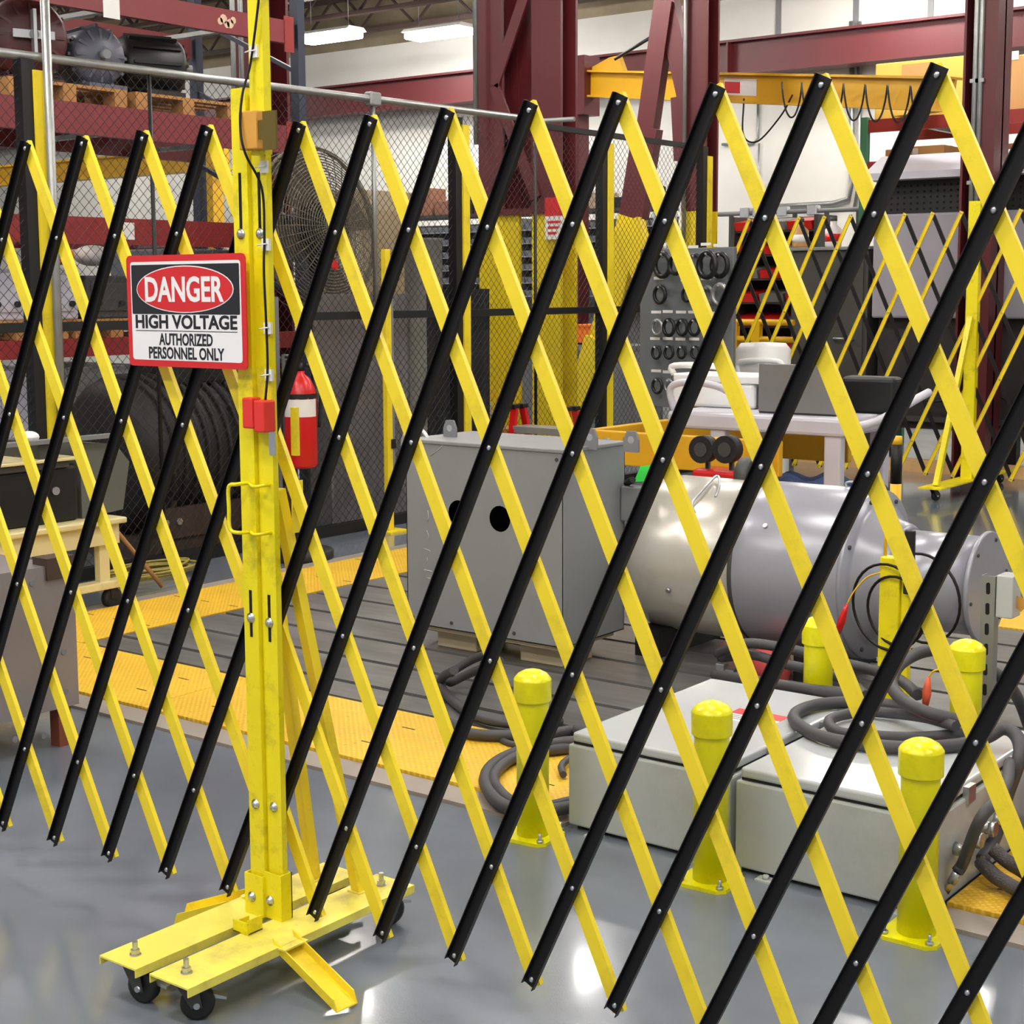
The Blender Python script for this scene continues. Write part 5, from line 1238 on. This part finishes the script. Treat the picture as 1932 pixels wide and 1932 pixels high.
# small jars / bottle on its top
for i, (px, mt, lab) in enumerate(((1510, M('amber_bottle', (186, 140, 90), .3), 'amber bottle with white label on the dark cabinet'), (1572, M('pale_jar', (214, 206, 204), .35), 'pale jar with red lettering on the dark cabinet'))):
    c = PY(px, 460, Y + .15); t = thing('bottle', lab, 'bottle', (c.x, Y + .15, zt)); b = nbm(); lathe(b, [(.07, 0), (.075, .02), (.075, .16), (.03, .2), (.03, .24)], (c.x, Y + .15, zt), seg=16); part('body', b, mt, t)
    b = nbm(); lathe(b, [(.033, .235), (.033, .27), (0, .27)], (c.x, Y + .15, zt), seg=14); part('cap', b, DKGREY, t)
    b = nbm(); lathe(b, [(.0758, .05), (.0758, .12)], (c.x, Y + .15, zt), seg=16); part('label', b, PAPER if i == 0 else RED, t)
# ---- red tool trolley shelves
Y = 13.9
x0, x1 = PY(1378, 520, Y).x, PY(1490, 520, Y).x; zt = PY(1430, 408, Y).z
t = thing('parts_shelf', 'dark shelf unit with red bin fronts behind the far barrier', 'shelf', ((x0 + x1) / 2, Y + .2, 0))
for x in (x0, x1 + .25):
    b = nbm(); box(b, x, x + .04, Y, Y + .4, 0, zt); part('side', b, DKGREY, t)
b = nbm(); box(b, x0, x1 + .29, Y + .4, Y + .42, 0, zt); part('back', b, M('dark_back', (40, 34, 34), .7), t)
k = 0; z = .25
while z < zt - .1:
    b = nbm(); box(b, x0 + .04, x1 + .25, Y + .02, Y + .4, z, z + .02); sh = part('shelf', b, DKGREY, t)
    for c_ in range(3):
        w = (x1 + .21 - x0) / 3; xx = x0 + .05 + c_ * w
        b = nbm(); prism(b, [(xx, Y + .0, z + .02), (xx, Y - .03, z + .1), (xx, Y + .35, z + .15), (xx, Y + .35, z + .02)], (w - .03, 0, 0)); part('bin', b, RED if (k + c_) % 3 else MIDGREY, sh)
    z += .235; k += 1
# white workbench line of small things along the wall
Y = 15.6; z0 = PY(1480, 400, Y).z
t = thing('pipe_rail', 'long grey pipe rail with clamps in front of the white wall', 'rail', (PY(1500, 400, Y).x, Y, 0))
b = nbm(); cyl(b, (PY(1355, 398, Y).x, Y, z0), (PY(1650, 398, Y).x, Y, z0), .025, seg=8); part('rail', b, MIDGREY, t)
for px in (1380, 1440, 1500, 1560, 1620):
    b = nbm(); x = PY(px, 400, Y).x; box(b, x - .02, x + .02, Y - .02, Y + .02, 0, z0 - .02); part('stanchion', b, DKGREY, t)
for px in (1408, 1432, 1478, 1535):
    b = nbm(); x = PY(px, 400, Y).x; bbox(b, x - .06, x + .06, Y - .05, Y + .05, z0 - .05, z0 + .06, .01); part('clamp', b, STEEL, t)

# ---- far folding barrier
Y = 11.7
fx0, fx1 = PY(1402, 405, Y).x, PY(1800, 393, Y).x
st = (fx1 - fx0) / 16; fzt = PY(1600, 410, Y).z; fzb = .12; fh = (fzt - fzb) / 8
pxp = G(1820, 905, .1)
u_post = round((pxp.x - fx0) / st); u_post += 1 - (u_post % 2)
FB = thing('folding_barrier', 'distant yellow and black folding lattice barrier in front of the hooded machine', 'barrier', (pxp.x, Y, 0))
RIVF = rivet_mesh('far_rivet', .007, .005, STEEL)
gate(FB, u_post - 18, u_post, st, fh, fzb, u_post, YEL, BLK, .03, -1, RIVF, skip=u_post)
gate(FB, u_post, u_post + 8, st, fh, fzb, u_post, YEL, BLK, .03, -1, RIVF, skip=u_post)
b = nbm(); channel(b, (pxp.x, Y - .03, .1), (pxp.x, Y - .03, PY(1832, 380, Y).z), .09, .06, .004, (0, 1, 0)); part('post', b, YPOST, FB)
b = nbm(); beam(b, (pxp.x, Y - .04, 1.35), (pxp.x, Y - .62, .11), .04, .04, (1, 0, 0)); part('brace', b, YPOST, FB)
b = nbm(); box(b, pxp.x - .09, pxp.x + .09, Y - .75, Y + .75, .095, .105); part('base_plate', b, YPOST, FB)
for y in (Y - .66, Y + .66):
    caster(FB, pxp.x, y, 1.2)

# ---- grey board with hanging rings
Y = 10.55
bx0, bx1 = PY(1207, 600, Y).x, PY(1383, 600, Y).x; bz0, bz1 = PY(1300, 770, Y).z, PY(1290, 468, Y).z
BD = thing('ring_board', 'grey steel board on legs with rows of hooks and hanging rings', 'board', ((bx0 + bx1) / 2, Y, 0))
b = nbm(); bbox(b, bx0, bx1, Y, Y + .05, bz0, bz1, .006); part('panel', b, M('board_grey', (104, 108, 110), .5), BD)
for x in (bx0 + .05, bx1 - .12):
    b = nbm(); box(b, x, x + .07, Y + .05, Y + .12, 0, bz1 - .05); part('leg', b, MIDGREY, BD)
    b = nbm(); box(b, x - .02, x + .09, Y - .0, Y + .3, 0, .05); part('foot', b, MIDGREY, BD)
rows = [(500, [(1250, 26), (1274, 20), (1310, 22), (1334, 27), (1358, 25)]), (556, [(1245, 19), (1296, 15), (1334, 18), (1358, 22)]), (618, [(1240, 17), (1262, 18), (1287, 17), (1310, 17), (1350, 15)]), (665, [(1238, 14), (1262, 14), (1286, 13), (1312, 13), (1345, 12)]), (728, [(1240, 16), (1262, 14)])]
RD = M('dark_ring_steel', (50, 50, 52), .35, .7, .3, 20)
rl = ('top row of the grey board', 'second row of the grey board', 'third row of the grey board', 'fourth row of the grey board', 'lowest row of the grey board')
for ri, (py, its) in enumerate(rows):
    for ki, (px, rp) in enumerate(its):
        of_ = .072 + (.1 if ki % 2 and rp >= 17 else 0); c = PY(px, py, Y - of_); sc = .0040
        t = thing('hanging_ring', ('first', 'second', 'third', 'fourth', 'fifth')[ki] + ' steel ring from the column side in the ' + rl[ri], 'ring', (c.x, Y - of_, c.z - rp * sc), 0, 'rings hung in the ' + rl[ri])
        b = nbm(); ring(b, c, (.3, 1, 0), rp * sc * .86, rp * sc * .2, 18, 8); part('ring', b, RD if (px + ri) % 3 else GALV, t)
        b = nbm(); tube(b, [(c.x, Y - .009, c.z + rp * sc * .9), (c.x, Y - of_, c.z + rp * sc * .6), (c.x, Y - of_ - .03, c.z + rp * sc * .8)], .008, 6); part('hook', b, STEEL, t)
        q = PY(px - 2, py - rp - 12, Y); b = nbm(); box(b, q.x - .045, q.x + .045, Y - .003, Y, q.z - .01, q.z + .012); part('name_strip', b, PAPER, BD)

# ---- utility cart with laptop
zt = .86
ca = G(1262, 800, zt); cb = G(1590, 818, zt)
x0, x1 = ca.x, cb.x + .12; y0, y1 = 7.85, 8.55
x0 = PY(1258, 800, y0).x; x1 = PY(1592, 830, y0).x; zt = PY(1420, 783, y0).z
UC = thing('utility_cart', 'white and grey plastic utility cart carrying a laptop behind the motor', 'cart', ((x0 + x1) / 2, (y0 + y1) / 2, 0))
CARTM = M('cart_plastic', (196, 194, 202), .4, 0, .06, 4)
b = nbm(); bbox(b, x0, x1, y0, y1, zt - .1, zt, .02); part('top_tray', b, CARTM, UC)
b = nbm(); bbox(b, x0 + .02, x1 - .02, y0 + .02, y1 - .02, .2, .27, .02); part('lower_tray', b, CARTM, UC)
for x in (x0 + .28, x1 - .13):
    for y in (y0 + .02, y1 - .09):
        b = nbm(); bbox(b, x, x + .1, y, y + .07, .26, zt - .09, .012); part('leg', b, CARTM, UC)
for x in (x0 + .1, x1 - .1):
    for y in (y0 + .08, y1 - .08):
        b = nbm(); lathe(b, [(.05, -.018), (.062, -.012), (.062, .012), (.05, .018)], (x, y, .062), (0, 1, 0), 18); cyl(b, (x, y, .12), (x, y, .2), .02, seg=8); part('caster', b, RUB, UC)
b = nbm(); tube(b, catmull([(x0 + .02, y0 + .05, zt), (x0 - .0, y0 + .04, zt + .13), (x0 + .12, y0 + .04, zt + .17), (x0 + .34, y0 + .06, zt + .14), (x0 + .48, y0 + .08, zt + .02)], 6), .022, 8); part('push_handle', b, CARTM, UC)
b = nbm(); tube(b, catmull([(x1 - .05, y1 - .05, zt - .04), (x1 + .08, y1 - .04, zt + .05), (x1 + .2, y1 - .02, zt + .12)], 6), .024, 8); tube(b, catmull([(x1 - .05, y0 + .05, zt - .06), (x1 + .08, y0 + .25, zt - .02), (x1 + .2, y1 - .02, zt + .12)], 6), .024, 8); part('push_handle', b, CARTM, UC)
# laptop
LP = thing('laptop', 'open grey laptop seen from behind on the utility cart', 'laptop', (x1 - .35, y0 + .2, zt))
a, c = PY(1430, 780, y0 + .15), PY(1578, 690, y0 + .15)
b = nbm(); bbox(b, a.x, c.x, y0 + .15, y0 + .165, zt + .01, c.z, .004); part('screen', b, SCREEN, LP)
b = nbm(); bbox(b, a.x, c.x, y0 + .16, y0 + .42, zt, zt + .018, .004); part('keyboard_base', b, DKGREY, LP)
# analyser case
a, c = PY(1270, 755, y0 + .38), PY(1432, 715, y0 + .38)
AN = thing('analyser_case', 'white instrument case with carry handle and dark side on the utility cart', 'instrument case', ((a.x + c.x) / 2, y0 + .5, zt))
b = nbm(); bbox(b, a.x, c.x - .02, y0 + .36, y1 - .02, zt, c.z - .03, .02); part('body', b, WHITE, AN)
b = nbm(); bbox(b, a.x + .02, c.x + .03, y0 + .34, y1 - .02, c.z - .03, c.z + .02, .012); part('lid', b, CREAM if False else WHITE, AN)
b = nbm(); bbox(b, c.x - .02, c.x + .04, y0 + .38, y1 - .04, zt, c.z - .04, .02); part('dark_end', b, DKGREY, AN)
h0, h1 = PY(1272, 690, y0 + .5), PY(1360, 692, y0 + .5)
b = nbm(); tube(b, catmull([(h0.x, y0 + .5, c.z), (h0.x, y0 + .5, h0.z), (h1.x, y0 + .5, h0.z), (h1.x + .03, y0 + .5, c.z)], 5), .02, 8); part('carry_handle', b, WHITE, AN)
# black padded bag
a, c = PY(1585, 770, y1 - .25), PY(1680, 712, y1 - .25)
b = nbm(); bbox(b, a.x, c.x + .03, y1 - .25, y1 - .12, zt, c.z, .03, 3); solo('padded_bag', b, BLKM, 'black padded bag standing behind the laptop on the cart', 'bag')
# blue folded coveralls and black case on the lower tray
b = nbm(); bbox(b, x0 + .5, x1 - .06, y0 + .06, y1 - .1, .27, .36, .02); solo('tool_case', b, BLKM, 'black tool case lying on the lower tray of the cart', 'case')
b = nbm(); bmesh.ops.create_grid(b, x_segments=24, y_segments=16, size=.5)
for v in b.verts: v.co.z = .05 * math.sin(v.co.x * 14 + v.co.y * 5) * .5 + .06 * (1 - (2 * v.co.x) ** 4) * (1 - (2 * v.co.y) ** 4) + .015 * math.sin(v.co.y * 31)
bmesh.ops.solidify(b, geom=list(b.faces), thickness=.02)
b.transform(Matrix.Translation((x0 + .85, (y0 + y1) / 2 - .05, .43)) @ Matrix.Diagonal((.62, .5, 1, 1)))
for f in b.faces: f.smooth = True
solo('folded_coverall', b, BLUE, 'crumpled blue coverall on the black tool case', 'clothing')
# ---- yellow pallet truck frame behind the grey box
a, c = PY(1122, 840, 7.85), PY(1330, 830, 7.85)
t = thing('pallet_truck', 'amber yellow lift frame on the floor behind the motor', 'lift frame', ((a.x + c.x) / 2, 8.0, 0))
zf = PY(1200, 812, 7.85).z
for yy in (7.72, 8.6):
    b = nbm(); bbox(b, a.x, c.x + .55, yy, yy + .05, zf - .2, zf, .008); part('side_rail', b, YCRANE, t)
b = nbm(); bbox(b, a.x, a.x + .06, 7.77, 8.6, zf - .2, zf, .006); part('cross_rail', b, YCRANE, t)
for x in (a.x + .05, c.x + .45):
    for yy in (7.745, 8.625):
        b = nbm(); cyl(b, (x, yy, 0), (x, yy, zf - .2), .03, seg=10); part('leg', b, YCRANE, t)
# ---- red step ladder
X0 = PY(952, 800, 8.9).x; X1 = PY(1062, 800, 8.9).x; zt = PY(1000, 775, 8.9).z; zs = PY(1000, 808, 8.9).z
t = thing('step_ladder', 'red step ladder with aluminium step in front of the yellow column', 'ladder', ((X0 + X1) / 2, 9.0, 0))
for x in (X0, X1 - .05):
    for yy, ty in ((8.9, 9.02), (9.35, 9.12)):
        b = nbm(); beam(b, (x, yy, 0), (x, ty, zt), .05, .03); part('rail', b, RED, t)
        b = nbm(); bbox(b, x - .03, x + .03, ty - .03, ty + .03, zt, zt + .03, .005); part('rail_cap', b, BLKM, t)
for z in (zs - .02, zs - .3, zs - .55):
    if z > .1:
        b = nbm(); bbox(b, X0 + .01, X1 - .04, 8.93 + .05, 9.16, z - .03, z + .02, .004); part('step', b, ALU, t)
# ---- orange crate, bins and clutter beyond the fence, on a bench
Yb = 11.6
xb0, xb1 = PY(835, 800, 10.2).x, PY(915, 800, 10.2).x
t = thing('clutter_bench', 'low bench with tools behind the fence beside the column', 'bench', ((xb0 + xb1) / 2, 10.2, 0))
zt = PY(870, 805, 10.2).z
b = nbm(); box(b, xb0 - .3, xb1 + .2, 10.0, 10.5, zt - .06, zt); part('top', b, WOOD, t)
for x in (xb0 - .25, xb1 + .1):
    for yy in (10.02, 10.42):
        b = nbm(); box(b, x, x + .06, yy, yy + .06, 0, zt - .06); part('leg', b, WOOD, t)
random.seed(11)
for i, (px, w, h, mt, nm, lab) in enumerate(((826, .14, .2, M('salmon_red', (214, 96, 76), .5), 'tool_box', 'salmon red tool box on the low bench'), (858, .2, .24, DKGREY, 'vise', 'dark steel vise on the low bench'), (886, .1, .1, YDUL, 'tape_roll', 'yellow tape roll on the low bench'), (905, .16, .22, M('pale_steel', (180, 182, 184), .4, .5), 'steel_fitting', 'pale steel fitting on the low bench'))):
    c = PY(px, 790, 10.2); b = nbm(); bbox(b, c.x - w / 2, c.x + w / 2, 10.1 + .02 * i, 10.22 + .02 * i, zt, zt + h, .02, 3)
    if nm == 'vise': cyl(b, (c.x - .11, 10.15, zt + .16), (c.x + .11, 10.15, zt + .16), .02, seg=8)
    solo(nm, b, mt, lab, 'tool')
# open shelving with grey bins behind the columns
Y = 15.0
x0, x1 = PY(740, 500, Y).x, PY(1240, 500, Y).x
SH = thing('bin_shelving', 'long grey shelving of small bins behind the maroon columns', 'shelf', ((x0 + x1) / 2, Y + .2, 0))
zs_ = [PY(1000, p, Y).z for p in (560, 535, 510, 485, 460, 435)]
b = nbm(); box(b, x0, x1, Y + .42, Y + .45, .0, zs_[-1] + .12); part('back_panel', b, MIDGREY, SH)
nb = 34
for z in zs_:
    b = nbm(); box(b, x0, x1, Y, Y + .42, z, z + .012); part('shelf', b, M('shelf_light', (150, 152, 156), .5), SH)
    for k in range(nb):
        xx = x0 + .02 + (x1 - x0) * k / nb
        b = nbm(); prism(b, [(xx, Y + .02, z + .012), (xx, Y - .01, z + .07), (xx, Y + .38, z + .11), (xx, Y + .38, z + .012)], ((x1 - x0) / nb - .03, 0, 0)); part('bin', b, M('bin_grey', (132, 136, 142), .5), SH)
for x in (x0, (x0 + x1) / 2, x1 - .05):
    b = nbm(); box(b, x, x + .05, Y - .02, Y + .44, 0, zs_[-1] + .15); part('upright', b, ALU, SH)
# cluttered top shelf with boxes
zt = PY(860, 395, Y).z
b = nbm(); box(b, x0, x1, Y, Y + .45, zt - .1, zt - .06); part('top_shelf', b, DKGREY, SH)
random.seed(5)
cols = [M('clutter_rust', (150, 104, 84), .7), DKGREY, M('clutter_tan', (170, 150, 128), .7), MIDGREY, M('clutter_pale', (206, 190, 176), .7), BLKM]
names = ('rust coloured', 'charcoal', 'tan', 'mid grey', 'pale pink', 'black')
ORD = ['first', 'second', 'third', 'fourth', 'fifth', 'sixth', 'seventh', 'eighth', 'ninth', 'tenth']; ORD += ['eleventh', 'twelfth', 'thirteenth', 'fourteenth', 'fifteenth', 'sixteenth', 'seventeenth', 'eighteenth', 'nineteenth', 'twentieth'] + ['twenty ' + o for o in ORD]
x = x0 + .1; k = 0
while x < x1 - .25:
    w = random.uniform(.12, .28); h = random.uniform(.12, .36); ci = random.randrange(6)
    b = nbm(); bbox(b, x, x + w, Y + .05, Y + .35, zt - .06, zt - .06 + h, .012)
    solo('parts_box', b, cols[ci], names[ci] + ' box, ' + ORD[k] + ' from the fan end on top of the bin shelving', 'box', 'parts boxes on top of the bin shelving'); x += w + random.uniform(.02, .06); k += 1
c0, c1 = PY(1082, 650, 13.4), PY(1126, 615, 13.4)
t = thing('orange_crate', 'orange plastic crate on a grey bench behind the yellow column', 'crate', ((c0.x + c1.x) / 2, 13.5, c0.z))
b = nbm(); x0, x1 = c0.x, c1.x + .1
for a_ in ((x0, x1, 13.4, 13.42, c0.z, c1.z), (x0, x1, 13.78, 13.8, c0.z, c1.z), (x0, x0 + .02, 13.42, 13.78, c0.z, c1.z), (x1 - .02, x1, 13.42, 13.78, c0.z, c1.z), (x0, x1, 13.4, 13.8, c0.z, c0.z + .02)): box(b, *a_)
part('shell', b, ORANGE, t)
b = nbm(); bbox(b, x0 - .01, x1 + .01, 13.39, 13.81, c1.z - .01, c1.z + .015, .004); part('rim', b, ORANGE, t)
b = nbm(); bbox(b, x0 - .3, x1 + .4, 13.3, 13.95, c0.z - .06, c0.z, .006)
for x in (x0 - .28, x1 + .32):
    for yy in (13.32, 13.87): box(b, x, x + .06, yy, yy + .06, 0, c0.z - .06)
solo('steel_bench', b, MIDGREY, 'grey steel bench carrying the orange crate', 'bench')
# yellow guard rail and white drum near the parts shelf
Y = 12.3
t = thing('guard_rail', 'yellow tubular guard rail in front of the parts shelf', 'rail', (PY(1430, 640, Y).x, Y, 0))
xa, xb = PY(1372, 640, Y).x, PY(1478, 640, Y).x + .1
for pz in (608, 640):
    b = nbm(); z = PY(1420, pz, Y).z; cyl(b, (xa, Y, z), (xb, Y, z), .028, seg=10); part('rail', b, YDUL, t)
for px in (1385, 1428):
    b = nbm(); x = PY(px, 640, Y).x; box(b, x - .04, x + .04, Y - .03, Y + .03, 0, PY(1420, 606, Y).z); part('upright', b, YDUL, t)
Y = 11.2
c = PY(1440, 665, Y); zt = PY(1440, 645, Y).z
t = thing('white_drum', 'white plastic drum with tubular handle in front of the guard rail', 'drum', (c.x, Y, 0))
b = nbm(); lathe(b, [(.2, 0), (.22, .03), (.22, zt - .06), (.18, zt - .01), (0, zt)], (c.x, Y, 0), seg=28); part('body', b, WHITE, t)
h0, h1 = PY(1392, 690, Y - .25), PY(1476, 690, Y - .25)
b = nbm(); tube(b, catmull([(h0.x, Y - .25, h0.z - .06), (h0.x + .02, Y - .25, h0.z + .03), (h1.x - .03, Y - .25, h1.z + .03), (h1.x, Y - .25, h1.z - .06)], 5), .022, 8); cyl(b, (h0.x, Y - .25, h0.z - .06), (h0.x, Y - .2, h0.z - .08), .022, seg=8); cyl(b, (h1.x, Y - .25, h1.z - .06), (h1.x, Y - .2, h1.z - .08), .022, seg=8); part('handle', b, WHITE, t)
# hose reel & red tool beside the cart
c = PY(1365, 885, 7.3)
t = thing('hand_truck', 'small red wheeled tool beside the cart behind the motor', 'tool', (c.x, 7.35, .0))
b = nbm(); bbox(b, c.x - .2, c.x + .22, 7.3, 7.5, .06, PY(1330, 893, 7.3).z + .02, .02); part('body', b, RED, t)
for dx in (-.02, .16):
    b = nbm(); q = PY(1348 + dx * 250, 845, 7.4); cyl(b, (q.x, 7.28, q.z), (q.x, 7.35, q.z), .075, seg=20); w_ = part('wheel', b, RUB, t)
    b = nbm(); cyl(b, (q.x, 7.275, q.z), (q.x, 7.28, q.z), .04, seg=14); part('hub', b, DKGREY, w_)
    b = nbm(); cyl(b, (q.x, 7.36, .06), (q.x, 7.36, q.z), .015, seg=6); part('strut', b, DKGREY, t)
for x in (c.x - .15, c.x + .17):
    b = nbm(); box(b, x - .02, x + .02, 7.35, 7.45, .022, .06); part('foot', b, BLKM, t)
